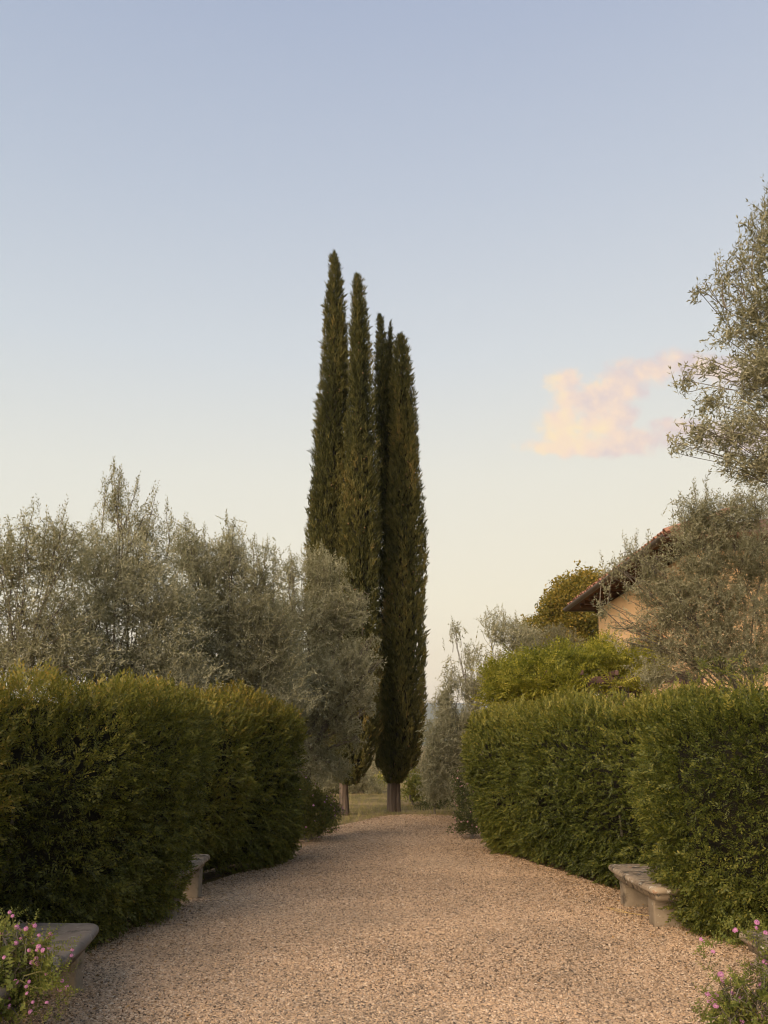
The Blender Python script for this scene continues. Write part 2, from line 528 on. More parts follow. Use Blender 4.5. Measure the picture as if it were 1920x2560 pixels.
def gravel_sheet_material():
    m, nt, N, L, out = new_mat('fine_gravel')
    g = N.new('ShaderNodeNewGeometry')
    v = N.new('ShaderNodeTexVoronoi'); v.inputs['Scale'].default_value = 46; v.feature = 'F1'
    L.new(g.outputs['Position'], v.inputs['Vector'])
    sp = N.new('ShaderNodeSeparateColor'); L.new(v.outputs['Color'], sp.inputs[0])
    rp = ramp_node(N, PEBBLE_STOPS); L.new(sp.outputs[0], rp.inputs[0])
    n = N.new('ShaderNodeTexNoise'); n.inputs['Scale'].default_value = 1.3; n.inputs['Detail'].default_value = 6
    L.new(g.outputs['Position'], n.inputs['Vector'])
    rp2 = ramp_node(N, [(0.3, (0.98, 0.93, 0.86)), (0.7, (1.3, 1.22, 1.08))]); L.new(n.outputs[0], rp2.inputs[0])
    mx = N.new('ShaderNodeMix'); mx.data_type = 'RGBA'; mx.blend_type = 'MULTIPLY'; mx.inputs['Factor'].default_value = 1
    L.new(rp.outputs[0], mx.inputs['A']); L.new(rp2.outputs[0], mx.inputs['B'])
    pb = N.new('ShaderNodeBsdfPrincipled'); pb.inputs['Roughness'].default_value = 0.9; pb.inputs['Specular IOR Level'].default_value = 0.15
    L.new(mx.outputs['Result'], pb.inputs['Base Color'])
    bp = N.new('ShaderNodeBump'); bp.inputs['Strength'].default_value = 1.0; bp.inputs['Distance'].default_value = 0.02; bp.invert = True
    L.new(v.outputs['Distance'], bp.inputs['Height']); L.new(bp.outputs[0], pb.inputs['Normal'])
    L.new(pb.outputs[0], out.inputs[0])
    return m


def pebble_material():
    m, nt, N, L, out = new_mat('limestone_pebble')
    oi = N.new('ShaderNodeObjectInfo')
    rp = ramp_node(N, PEBBLE_STOPS); L.new(oi.outputs['Random'], rp.inputs[0])
    g = N.new('ShaderNodeNewGeometry')
    n = N.new('ShaderNodeTexNoise'); n.inputs['Scale'].default_value = 120; n.inputs['Detail'].default_value = 4
    L.new(g.outputs['Position'], n.inputs['Vector'])
    rp2 = ramp_node(N, [(0.3, (0.75, 0.74, 0.72)), (0.7, (1.1, 1.08, 1.05))]); L.new(n.outputs[0], rp2.inputs[0])
    n3 = N.new('ShaderNodeTexNoise'); n3.inputs['Scale'].default_value = 1.1; n3.inputs['Detail'].default_value = 5
    L.new(g.outputs['Position'], n3.inputs['Vector'])
    rp3 = ramp_node(N, [(0.32, (0.74, 0.73, 0.72)), (0.68, (1.04, 1.0, 0.96))]); L.new(n3.outputs[0], rp3.inputs[0])
    mx = N.new('ShaderNodeMix'); mx.data_type = 'RGBA'; mx.blend_type = 'MULTIPLY'; mx.inputs['Factor'].default_value = 1
    L.new(rp.outputs[0], mx.inputs['A']); L.new(rp2.outputs[0], mx.inputs['B'])
    mx2 = N.new('ShaderNodeMix'); mx2.data_type = 'RGBA'; mx2.blend_type = 'MULTIPLY'; mx2.inputs['Factor'].default_value = 1
    L.new(mx.outputs['Result'], mx2.inputs['A']); L.new(rp3.outputs[0], mx2.inputs['B'])
    pb = N.new('ShaderNodeBsdfPrincipled'); pb.inputs['Roughness'].default_value = 0.85; pb.inputs['Specular IOR Level'].default_value = 0.2
    L.new(mx2.outputs['Result'], pb.inputs['Base Color'])
    L.new(pb.outputs[0], out.inputs[0])
    return m


M['ground'] = ground_material()
M['gravel_sheet'] = gravel_sheet_material()
M['pebble'] = pebble_material()

# ------------------------------------------------------------------ the setting: ground, path, hills
def sheet(name, xs, ys, z, mat, zfun=None):
    X, Y = np.meshgrid(xs, ys)
    Z = np.full_like(X, z) if zfun is None else z + zfun(X, Y)
    V = np.stack([X, Y, Z], -1).reshape(-1, 3)
    nx, ny = len(xs), len(ys)
    i = np.arange(ny - 1)[:, None] * nx + np.arange(nx - 1)[None, :]
    Q = np.stack([i, i + 1, i + nx + 1, i + nx], -1).reshape(-1, 4)
    return mesh_np(name, V, Q, mat, smooth=True, kind='structure')


gx = np.concatenate([[-3000, -2000, -600, -200, -80], np.linspace(-40, 40, 41), [80, 200, 600, 2000, 3000]])
gy = np.concatenate([[-3000, -500, -60], np.linspace(-20, 60, 41), [80, 120, 200, 400, 800, 1500, 3000]])
sheet('ground', gx, gy, 0.0, M['ground'])


def path_edges(y):
    """left and right edge of the gravel at distance y"""
    yl = np.array([-3, 3, 6, 8, 9.5, 11, 12.5, 14, 16, 18.6])
    L_ = np.interp(y, yl, [-3.0, -2.9, -2.5, -2.35, -2.0, -1.55, -1.55, -1.6, -0.9, 0.0])
    R_ = np.interp(y, yl, [3.3, 3.3, 3.1, 2.75, 2.4, 2.1, 1.75, 1.75, 1.8, 1.5])
    return L_, R_


ys = np.linspace(-3, 18.6, 90)
Le, Re = path_edges(ys)
wob = Noise(2.2, 8, 3)
Le = Le + 0.10 * wob(np.stack([ys, ys * 0, ys * 0], -1)); Re = Re + 0.10 * wob(np.stack([ys, ys * 0 + 9, ys * 0], -1))
tt = np.linspace(0, 1, 24)
PX = Le[:, None] + (Re - Le)[:, None] * tt[None, :]
PY = np.repeat(ys[:, None], 24, 1) + 0.35 * np.sin(tt * 3.1)[None, :] * (ys[:, None] / 18.6) ** 6
Zn = Noise(1.7, 8, 5)
PV = np.stack([PX, PY, np.zeros_like(PX)], -1).reshape(-1, 3)
PV[:, 2] = 0.012 + 0.006 * Zn(PV)
i = np.arange(89)[:, None] * 24 + np.arange(23)[None, :]
PQ = np.stack([i, i + 1, i + 25, i + 24], -1).reshape(-1, 4)
mesh_np('gravel_path', PV, PQ, M['gravel_sheet'], smooth=True, kind='structure')

# soil beds under the hedges
for pts in ([(-5.2, 2), (-3.0, 2), (-2.85, 5.3), (-2.5, 6.2), (-2.4, 8.0), (-2.2, 9.2), (-1.75, 10.6), (-1.6, 11.6), (-2.2, 13.0), (-5.2, 13.0)],
            [(3.5, 2), (6, 2), (6, 13), (2.4, 13), (1.75, 12.3), (1.95, 11.2), (2.25, 10.2), (2.7, 8.9), (2.8, 7.0), (3.1, 6.0)]):
    bm = bmesh.new()
    bm.faces.new([bm.verts.new((x, y, 0.022)) for x, y in pts])
    bmesh.ops.triangulate(bm, faces=bm.faces)
    o = bm_obj('planting_bed', bm, M['soil']); tag(o, kind='structure')

# distant hills
def hill(name, y0, depth, prof, seed):
    xs = np.linspace(-2600, 2600, 120)
    nz = Noise(0.004, 10, seed); nz2 = Noise(0.02, 10, seed + 1)
    top = prof + 22 * nz(np.stack([xs, xs * 0, xs * 0], -1)) + 4 * nz2(np.stack([xs, xs * 0, xs * 0], -1))
    tt = np.linspace(0, 1, 14)
    V = np.stack([np.repeat(xs[:, None], 14, 1), y0 + depth * tt[None, :] + xs[:, None] * 0, top[:, None] * np.sin(tt * math.pi / 2)[None, :] ** 0.8 - 0.5], -1).reshape(-1, 3)
    i = np.arange(119)[:, None] * 14 + np.arange(13)[None, :]
    Q = np.stack([i, i + 1, i + 15, i + 14], -1).reshape(-1, 4)
    o = mesh_np(name, V, Q, M['hill'], smooth=True, kind='structure')
    return o


hill('hill', 1500, 700, 95, 11)
hill('hill', 900, 350, 38, 21)


# ------------------------------------------------------------------ loose gravel (uncountable stones, one object)
def make_gravel():
    base = bpy.data.meshes.new('loose_gravel')
    ys = np.linspace(3.2, 18.4, 60)
    Lx, Rx = path_edges(ys)
    tt = np.linspace(0, 1, 12)
    X = Lx[:, None] + (Rx - Lx)[:, None] * tt[None, :]
    Y = np.repeat(ys[:, None], 12, 1)
    V = np.stack([X, Y, np.full_like(X, 0.016)], -1).reshape(-1, 3)
    i = np.arange(59)[:, None] * 12 + np.arange(11)[None, :]
    Q = np.stack([i, i + 1, i + 13, i + 12], -1).reshape(-1, 4)
    base.from_pydata(V.tolist(), [], Q.tolist())
    dn = base.attributes.new('dens', 'FLOAT', 'POINT')
    dn.data.foreach_set('value', np.interp(V[:, 1], [3.2, 6, 8, 11, 14, 18.4], [6800, 6000, 4300, 2600, 1700, 1100]).astype(np.float32))
    base.materials.append(M['pebble'])
    o = link('loose_gravel', base)
    tag(o, kind='stuff', label='loose tan and brown gravel stones covering the path', cat='gravel')
    ng = bpy.data.node_groups.new('gravel_stones', 'GeometryNodeTree')
    ng.interface.new_socket('Geometry', in_out='INPUT', socket_type='NodeSocketGeometry')
    ng.interface.new_socket('Geometry', in_out='OUTPUT', socket_type='NodeSocketGeometry')
    N, L = ng.nodes, ng.links
    gi, go = N.new('NodeGroupInput'), N.new('NodeGroupOutput')
    dp = N.new('GeometryNodeDistributePointsOnFaces')
    L.new(gi.outputs[0], dp.inputs['Mesh'])
    na = N.new('GeometryNodeInputNamedAttribute'); na.data_type = 'FLOAT'; na.inputs['Name'].default_value = 'dens'
    L.new(na.outputs[0], dp.inputs['Density'])
    jn = N.new('GeometryNodeJoinGeometry')
    for k in range(5):
        ico = N.new('GeometryNodeMeshIcoSphere'); ico.inputs['Radius'].default_value = 0.0082; ico.inputs['Subdivisions'].default_value = 2
        nt = N.new('ShaderNodeTexNoise'); nt.noise_dimensions = '4D'; nt.inputs['W'].default_value = k * 3.7; nt.inputs['Scale'].default_value = 85; nt.inputs['Detail'].default_value = 1
        sb = N.new('ShaderNodeVectorMath'); sb.operation = 'SUBTRACT'; L.new(nt.outputs['Color'], sb.inputs[0]); sb.inputs[1].default_value = (0.5, 0.5, 0.5)
        scn = N.new('ShaderNodeVectorMath'); scn.operation = 'SCALE'; L.new(sb.outputs[0], scn.inputs[0]); scn.inputs['Scale'].default_value = 0.017
        st = N.new('GeometryNodeSetPosition'); L.new(ico.outputs[0], st.inputs['Geometry']); L.new(scn.outputs[0], st.inputs['Offset'])
        sm = N.new('GeometryNodeSetMaterial'); L.new(st.outputs[0], sm.inputs[0]); sm.inputs['Material'].default_value = M['pebble']
        g2 = N.new('GeometryNodeGeometryToInstance'); L.new(sm.outputs[0], g2.inputs[0]); L.new(g2.outputs[0], jn.inputs[0])
    ip = N.new('GeometryNodeInstanceOnPoints'); ip.inputs['Pick Instance'].default_value = True
    L.new(dp.outputs['Points'], ip.inputs['Points']); L.new(jn.outputs[0], ip.inputs['Instance'])
    rr = N.new('FunctionNodeRandomValue'); rr.data_type = 'FLOAT_VECTOR'; rr.inputs[0].default_value = (-0.35, -0.35, 0); rr.inputs[1].default_value = (0.35, 0.35, 6.28)
    L.new(rr.outputs[0], ip.inputs['Rotation'])
    rs = N.new('FunctionNodeRandomValue'); rs.data_type = 'FLOAT_VECTOR'; rs.inputs[0].default_value = (0.6, 0.45, 0.3); rs.inputs[1].default_value = (1.5, 1.15, 0.75); rs.inputs['Seed'].default_value = 5
    L.new(rs.outputs[0], ip.inputs['Scale'])
    L.new(ip.outputs[0], go.inputs[0])
    md = o.modifiers.new('gravel_stones', 'NODES')
    md.node_group = ng


make_gravel()


# ------------------------------------------------------------------ hedges
def hedge_protos(n=5, leaves=11, length=0.10, L=0.028, W=0.0105, maker=None):
    maker = maker or leaf_quad
    out = []
    for s in range(n):
        pr = []
        for k in range(leaves):
            t = (k + 0.6) / leaves
            side = 1 if k % 2 else -1
            up = random.uniform(-0.5, 0.5)
            d = np.array((side * random.uniform(0.55, 0.95) * (1.05 - 0.6 * t), 0.75, up * 0.6))
            b = np.array((0.0, t * length, 0.0)) + np.array((random.uniform(-1, 1), 0, random.uniform(-1, 1))) * 0.006
            n_ = np.array((random.uniform(-0.4, 0.4), random.uniform(-0.3, 0.3), 1.0))
            pr.append(maker(b, d, n_, L * random.uniform(0.75, 1.2), W * random.uniform(0.8, 1.2), 0.5, 0.18))
        out.append(np.array(pr))
    return out


HEDGE_PROTOS = hedge_protos()
HEDGE_FAR = hedge_protos(L=0.024, W=0.0155, maker=blade)


def smooth_line(pts, n):
    p = np.array(pts, float)
    # Catmull-Rom resample
    seg = np.concatenate([[0], np.cumsum(np.linalg.norm(np.diff(p, axis=0), axis=1))])
    ss = np.linspace(0, seg[-1], n)
    res = np.empty((n, p.shape[1]))
    ext = np.vstack([2 * p[0] - p[1], p, 2 * p[-1] - p[-2]])
    for q, s in enumerate(ss):
        i = min(max(np.searchsorted(seg, s) - 1, 0), len(p) - 2)
        t = (s - seg[i]) / max(seg[i + 1] - seg[i], 1e-9)
        a, b, c, d = ext[i], ext[i + 1], ext[i + 2], ext[i + 3]
        res[q] = 0.5 * ((2 * b) + (-a + c) * t + (2 * a - 5 * b + 4 * c - d) * t * t + (-a + 3 * b - 3 * c + d) * t ** 3)
    return res, ss


def hedge(label, front, side, thick, mat, seed, dens=850, top=2.05, tint0=0.35, ends=(0.5, 0.5), undercut=0.36, warm_patches=None, lump=0.10, protos=None):
    """front: ground line of the hedge face (x, y), growing away from the camera; side: +1 when the path lies to +x"""
    root = empty('hedge', label, 'hedge', None, (front[0][0], front[0][1], 0))
    off = np.array((front[0][0], front[0][1], 0.0))
    line, ss = smooth_line(front, 80)
    tang = nrm(np.gradient(line, axis=0))
    inw = np.stack([-tang[:, 1], tang[:, 0]], -1) * side          # away from the path
    Ltot = ss[-1]
    T = thick
    prof = np.array([(undercut + 0.08, 0.03), (undercut * 0.75, 0.22), (undercut * 0.42, 0.5), (0.06, 0.9), (0.0, 1.25), (0.03, 1.6), (0.10, 1.84), (0.24, 1.98),
                     (0.5, 2.05), (T - 0.5, 2.05), (T - 0.2, 1.96), (T - 0.05, 1.7), (T, 1.2), (T - 0.1, 0.5), (T - 0.25, 0.03)])
    prof[:, 1] *= top / 2.05
    pl = np.concatenate([[0], np.cumsum(np.linalg.norm(np.diff(prof, axis=0), axis=1))])

    nbig, nmid, nfine = Noise(2.6, 10, seed), Noise(7.5, 14, seed + 1), Noise(19, 14, seed + 2)

    def surf(s, t, shrink=0.0):
        d = np.interp(t, pl, prof[:, 0]); z = np.interp(t, pl, prof[:, 1])
        if shrink:
            d = np.clip(d + shrink, shrink, T * 0.62); z = np.minimum(z, top - 0.2)
        e0, e1 = ends
        k = np.ones_like(s)
        k = np.where(s < e0, np.sqrt(np.maximum(1 - ((e0 - s) / e0) ** 2, 0.0)), k)
        k = np.where(s > Ltot - e1, np.sqrt(np.maximum(1 - ((s - Ltot + e1) / e1) ** 2, 0.0)), k)
        d = T / 2 + (d - T / 2) * (0.03 + 0.97 * k)
        z = np.where(z > 1.0, 1.0 + (z - 1.0) * (0.72 + 0.28 * k), z)
        x = np.interp(s, ss, line[:, 0]) + np.interp(s, ss, inw[:, 0]) * d
        y = np.interp(s, ss, line[:, 1]) + np.interp(s, ss, inw[:, 1]) * d
        return np.stack([x, y, z], -1)

    def normal(s, t):
        e = 0.01
        a = surf(np.minimum(s + e, Ltot), t) - surf(np.maximum(s - e, 0), t)
        b = surf(s, np.minimum(t + e, pl[-1])) - surf(s, np.maximum(t - e, 0))
        n = np.cross(a, b) * side
        return nrm(n)

    def relief(p):
        return lump * nbig(p) + 0.075 * nmid(p) + 0.03 * nfine(p)

    # hull of inner wood, shade between the leaves painted in as near-black
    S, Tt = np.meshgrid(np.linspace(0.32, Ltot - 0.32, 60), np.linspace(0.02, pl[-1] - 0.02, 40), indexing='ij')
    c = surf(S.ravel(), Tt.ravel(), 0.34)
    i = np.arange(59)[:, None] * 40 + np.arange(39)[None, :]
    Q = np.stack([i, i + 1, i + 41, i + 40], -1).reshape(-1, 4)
    mesh_np('shade_hull', c - off, Q, M['core_shade'], root, smooth=True)

    # foliage twigs
    area = Ltot * pl[-1]
    nt = int(area * dens)
    s = rng.uniform(0, Ltot, nt); t = rng.uniform(0, pl[-1], nt)
    keep = rng.uniform(size=nt) < np.where(t < pl[9], 1.0, 0.14)          # thinner on the far side
    s, t = s[keep], t[keep]
    m_ = int(Ltot * pl[2] * dens * 0.9)
    s = np.concatenate([s, rng.uniform(0, Ltot, m_)]); t = np.concatenate([t, rng.uniform(0, pl[2], m_)])
    for e_, flip in ((ends[0], True), (ends[1], False)):          # the rounded ends need samples spread by angle
        m_ = int(0.62 * T * pl[-1] * 0.5 * dens)
        q_ = e_ * np.sin(rng.uniform(0.25, math.pi / 2, m_))
        s = np.concatenate([s, (e_ - q_) if flip else (Ltot - e_ + q_)]); t = np.concatenate([t, rng.uniform(0, pl[-1], m_)])
    p = surf(s, t); n = normal(s, t)
    low = np.clip(p[:, 2] / 0.5, 0, 1)
    keep = rng.uniform(size=len(s)) < 0.8 + 0.2 * low
    s, t, p, n, low = s[keep], t[keep], p[keep], n[keep], low[keep]
    rel = relief(p)
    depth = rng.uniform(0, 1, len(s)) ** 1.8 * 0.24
    pos = p + n * (rel - depth - 0.03)[:, None]
    upw = np.array((0, 0, 1.0))
    droop = np.where(p[:, 2] > 1.5 * top / 2.05, 0.75, np.where(p[:, 2] > 0.8, 0.15, -0.15))
    D = n * 0.8 + upw * droop[:, None] + rng.normal(0, 0.58, (len(s), 3))
    # clumps lean the same way
    nd = Noise(6, 8, seed + 5); ne = Noise(6, 8, seed + 6)
    D[:, 0] += 0.28 * nd(p); D[:, 1] += 0.28 * ne(p)
    Sz = rng.uniform(0.75, 1.3, len(s))
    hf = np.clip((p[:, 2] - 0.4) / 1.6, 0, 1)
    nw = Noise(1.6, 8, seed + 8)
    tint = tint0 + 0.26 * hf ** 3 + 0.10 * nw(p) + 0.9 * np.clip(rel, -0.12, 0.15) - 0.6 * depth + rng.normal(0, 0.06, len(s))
    if warm_patches is not None:
        for c_, r_, a_ in warm_patches:
            tint += a_ * np.exp(-((p - np.array(c_)) ** 2).sum(-1) / r_ ** 2)  # raises the leaf tint around each given centre
    # upright new shoots breaking the clipped top line
    ns = int(Ltot * 34)
    s2 = rng.uniform(0.15, Ltot - 0.15, ns); t2 = rng.uniform(pl[6], pl[9], ns)
    p2 = surf(s2, t2); r2 = relief(p2)
    D2 = np.stack([rng.normal(0, 0.22, ns), rng.normal(0, 0.22, ns), np.ones(ns)], -1)
    pos2 = p2 + np.array((0, 0, 1.0)) * (r2[:, None] * 0.8 - 0.02)
    pos = np.concatenate([pos, pos2]); D = np.concatenate([D, D2]); Sz = np.concatenate([Sz, rng.uniform(0.9, 1.7, ns)])
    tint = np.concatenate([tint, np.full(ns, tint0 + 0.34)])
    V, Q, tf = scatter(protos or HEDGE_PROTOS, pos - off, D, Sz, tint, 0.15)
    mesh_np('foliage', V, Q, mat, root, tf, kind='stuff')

    # stems reaching the ground
    lines = []
    for k in range(int(Ltot * 3.2)):
        s_ = rng.uniform(0.3, Ltot - 0.3)
        a = np.array((np.interp(s_, ss, line[:, 0]), np.interp(s_, ss, line[:, 1]))) + np.array((np.interp(s_, ss, inw[:, 0]), np.interp(s_, ss, inw[:, 1]))) * rng.uniform(undercut + 0.15, T - 0.35)
        b = np.array((a[0] + rng.normal(0, 0.12), a[1] + rng.normal(0, 0.12), 1.1))
        lines.append((curve_pts((a[0], a[1], 0.0), b, 5, 0, 0.02) - off, np.linspace(0.022, 0.012, 5)))
    for ln in lines:
        V, Q = tubes([ln], 5)
        mesh_np('stem', V, Q, M['bark'], root, smooth=True)
    return root


hedge('tall clipped hedge with rust-toned patches behind the smooth grey bench, left edge',
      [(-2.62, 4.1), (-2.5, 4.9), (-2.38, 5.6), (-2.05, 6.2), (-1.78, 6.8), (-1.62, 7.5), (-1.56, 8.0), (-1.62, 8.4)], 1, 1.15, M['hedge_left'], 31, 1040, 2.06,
      0.36, (0.4, 0.5), warm_patches=[((-2.35, 5.0, 1.35), 0.55, 0.34), ((-2.4, 5.2, 2.0), 0.8, 0.12)])
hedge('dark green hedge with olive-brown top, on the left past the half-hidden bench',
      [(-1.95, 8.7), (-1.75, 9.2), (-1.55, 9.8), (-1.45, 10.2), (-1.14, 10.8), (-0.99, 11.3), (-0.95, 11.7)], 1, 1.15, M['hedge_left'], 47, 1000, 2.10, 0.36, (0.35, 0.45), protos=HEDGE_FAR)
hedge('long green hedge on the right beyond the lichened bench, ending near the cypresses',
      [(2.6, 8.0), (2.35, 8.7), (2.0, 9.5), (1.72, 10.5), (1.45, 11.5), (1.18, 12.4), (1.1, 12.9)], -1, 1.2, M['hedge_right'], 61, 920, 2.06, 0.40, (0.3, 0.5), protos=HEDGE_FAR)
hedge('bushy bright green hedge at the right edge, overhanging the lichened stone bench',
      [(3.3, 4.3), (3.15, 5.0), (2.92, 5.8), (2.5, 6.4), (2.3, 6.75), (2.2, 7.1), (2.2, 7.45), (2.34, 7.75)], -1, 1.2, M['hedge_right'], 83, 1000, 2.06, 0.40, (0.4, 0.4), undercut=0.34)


# ------------------------------------------------------------------ cypresses
def cypress_protos(n=5):
    out = []
    for s in range(n):
        pr = []
        for k in range(9):
            t = k / 9
            a = random.uniform(0, 6.283)
            spread = random.uniform(0.15, 0.5)
            d = np.array((math.cos(a) * spread, 1.0, math.sin(a) * spread))
            b = np.array((math.cos(a) * 0.012, 0.11 * t, math.sin(a) * 0.012))
            pr.append(blade(b, d, np.array((math.cos(a + 1.3), 0.1, math.sin(a + 1.3))), random.uniform(0.055, 0.10), random.uniform(0.016, 0.027)))
        out.append(np.array(pr))
    return out


CYP = cypress_protos()


def spire(rows, Y, n_per_m2, seed, shade=0.0):
    """rows: (photo row, centre x, half width) top to bottom at distance Y"""
    rows = np.array(rows, float)
    c = np.array([P(x, y, Y) for y, x, h in rows])
    rad = rows[:, 2] / ppm(Y)
    z = c[:, 2]
    order = np.argsort(z); z, cx, rad = z[order], c[order, 0], rad[order]
    zz = np.linspace(z[0], z[-1], 300)
    rr = np.interp(zz, z, rad); xx = np.interp(zz, z, cx)
    w = rr + 0.05
    cdf = np.cumsum(w); cdf /= cdf[-1]
    area = 2 * np.pi * rr.mean() * (zz[-1] - zz[0])
    n = int(area * n_per_m2)
    h = np.interp(rng.uniform(size=n), cdf, zz)
    r0 = np.interp(h, zz, rr); x0 = np.interp(h, zz, xx)
    th = rng.uniform(0, 2 * np.pi, n)
    o = np.stack([np.cos(th), np.sin(th), np.zeros(n)], -1)
    q = np.stack([o[:, 0] * 1.2, o[:, 1] * 1.2, h * 0.32], -1)          # flame-shaped clumps, stretched upwards
    n1, n2, n3 = Noise(4.5, 12, seed), Noise(11, 12, seed + 1), Noise(26, 12, seed + 2)
    rel = 0.19 * n1(q) + 0.15 * n2(q + np.array((0, 0, 1)) * h[:, None] * 0.1) + 0.035 * n3(np.stack([o[:, 0] * r0, o[:, 1] * r0, h], -1))
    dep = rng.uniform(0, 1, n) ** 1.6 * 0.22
    r = np.maximum(r0 * (1 + rel) - dep * np.minimum(r0 / 0.4, 1) + rng.normal(0, 0.015, n) - 0.04, 0.01)
    pos = np.stack([x0 + o[:, 0] * r, Y + o[:, 1] * r, h], -1)
    D = o * (rng.uniform(0.05, 0.85, n) + (rng.uniform(size=n) < 0.06) * 0.7)[:, None] + np.array((0, 0, 1.0)) + rng.normal(0, 0.22, (n, 3))
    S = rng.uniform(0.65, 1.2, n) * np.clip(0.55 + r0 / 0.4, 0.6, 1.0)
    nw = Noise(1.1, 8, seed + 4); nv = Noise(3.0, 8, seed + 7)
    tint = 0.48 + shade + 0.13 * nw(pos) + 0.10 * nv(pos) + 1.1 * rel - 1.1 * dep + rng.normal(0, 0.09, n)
    core = (zz[:, None], rr, xx)
    return pos, D, S, tint, (zz, rr, xx)


def cypress(label, base_px, trunk_lines, spires, seed, n_per_m2=500):
    b = G(*base_px)
    root = empty('cypress_tree', label, 'cypress', 'pair of cypresses at the end of the path', b)
    Pn, Dn, Sn, Tn = [], [], [], []
    cores = []
    for k, (rows, dY, shade) in enumerate(spires):
        pos, D, S, t, (zz, rr, xx) = spire(rows, b[1] + dY, n_per_m2, seed + 10 * k, shade)
        Pn.append(pos); Dn.append(D); Sn.append(S); Tn.append(t)
        sel = np.linspace(3, len(zz) - 30, 40).astype(int)
        cores.append((np.stack([xx[sel], np.full(40, b[1] + dY), zz[sel]], -1) - b, np.maximum(rr[sel] * 0.62 - 0.05, 0.02)))
    pos = np.concatenate(Pn)
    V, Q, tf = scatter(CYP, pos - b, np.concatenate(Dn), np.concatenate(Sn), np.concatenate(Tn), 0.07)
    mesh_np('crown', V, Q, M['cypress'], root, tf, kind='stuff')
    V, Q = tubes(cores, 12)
    mesh_np('shade_hull', V, Q, M['core_shade'], root, smooth=True)  # core hull, coloured near-black for the shade deep in the crown
    V, Q = tubes([(np.asarray(p) , r) for p, r in trunk_lines], 12)
    V = V + 0.012 * np.stack([np.sin(V[:, 2] * 3 + np.arctan2(V[:, 1], V[:, 0]) * 5)] * 3, -1) * np.array((1, 1, 0))
    mesh_np('trunk', V, Q, M['cypress_bark'], root, smooth=True)
    # cones: small woody balls among the sprays
    outer = rng.choice(len(pos), 420, replace=False)
    bm = bmesh.new(); bmesh.ops.create_icosphere(bm, subdivisions=1, radius=0.017)
    iv = np.array([v.co[:] for v in bm.verts]); iq = np.array([[v.index for v in f.verts] for f in bm.faces]); bm.free()
    cp = pos[outer] - b
    Vc = (iv[None] * rng.uniform(0.8, 1.3, (420, 1, 1)) + (cp + nrm(cp * np.array((1, 1, 0))) * 0.05)[:, None, :]).reshape(-1, 3)
    Qc = (iq[None] + (np.arange(420) * len(iv))[:, None, None]).reshape(-1, 3)
    mesh_np('cones', Vc, Qc, M['cypress_cone'], root, smooth=True, kind='stuff')
    return root


cypress('tallest cypress, double-spired, left of the pair behind the olive tree', (861, 2038),
        [([(0, 0, -0.05), (0, 0, 0.1), (-0.02, 0, 0.5), (-0.04, 0, 1.5)], [0.125, 0.105, 0.092, 0.08])],
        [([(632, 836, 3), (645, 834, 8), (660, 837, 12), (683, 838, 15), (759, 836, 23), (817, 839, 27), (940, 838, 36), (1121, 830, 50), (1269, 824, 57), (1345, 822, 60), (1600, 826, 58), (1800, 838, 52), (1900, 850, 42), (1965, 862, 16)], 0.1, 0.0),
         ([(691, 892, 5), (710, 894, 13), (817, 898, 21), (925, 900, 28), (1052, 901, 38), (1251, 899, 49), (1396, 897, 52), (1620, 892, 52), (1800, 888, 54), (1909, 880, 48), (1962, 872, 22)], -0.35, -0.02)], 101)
cypress('cypress with thick bare trunk and three close spires, right of the pair', (984, 2029),
        [([(-0.04, 0, -0.05), (-0.035, 0, 0.12), (-0.03, 0, 0.5), (-0.02, 0, 1.6)], [0.135, 0.115, 0.105, 0.09]),
         ([(0.085, 0.03, -0.05), (0.085, 0.03, 0.12), (0.09, 0.03, 0.5), (0.08, 0.02, 1.6)], [0.085, 0.07, 0.06, 0.055])],
        [([(790, 949, 5), (803, 950, 9), (850, 953, 12), (925, 956, 19), (1052, 962, 27), (1251, 973, 34), (1396, 977, 38), (1600, 978, 40), (1850, 972, 40), (1925, 966, 22)], 0.15, -0.03),
         ([(806, 976, 1.5), (850, 975, 9), (925, 974, 15), (1040, 974, 20)], 0.3, 0.0),
         ([(837, 1000, 7), (857, 1001, 14), (944, 1003, 27), (1034, 1008, 33), (1142, 1012, 38), (1251, 1013, 45), (1323, 1014, 49), (1504, 1012, 50), (1735, 1008, 54), (1851, 1004, 55), (1912, 997, 44), (1958, 984, 20)], -0.15, -0.07)], 151)


# ------------------------------------------------------------------ olives and other trees grown from lobes
def olive_protos(n=6, length=0.22, pairs=6, L=0.058, W=0.0135, maker=None):
    maker = maker or leaf_quad
    out = []
    for s in range(n):
        pr = [maker(np.zeros(3), np.array((0, 1.0, 0)), np.array((0, 0, 1.0)), length, 0.006, 0.5, 0.0)]
        for k in range(pairs):
            t = 0.12 + 0.85 * k / (pairs - 1)
            a0 = (k % 2) * 1.57 + random.uniform(-0.4, 0.4)
            for sgn in (0, math.pi):
                a = a0 + sgn
                f = random.uniform(0.6, 1.2) + (0.7 if k == pairs - 1 else 0)
                d = np.array((math.cos(a), f, math.sin(a)))
                nn = np.cross(d, np.array((-math.sin(a), 0.0, math.cos(a)))) + np.random.default_rng(k + s).normal(0, 0.35, 3)
                sz = (1.0 - 0.35 * t) * random.uniform(0.75, 1.15)
                pr.append(maker(np.array((0, t * length, 0.0)), d, nn, L * sz, W * sz ** 0.5, 0.45, 0.12, random.uniform(-0.12, 0.12)))
        out.append(np.array(pr))
    return out


OLIVE = olive_protos()
OLIVE_FAR = olive_protos(W=0.0165, maker=blade)


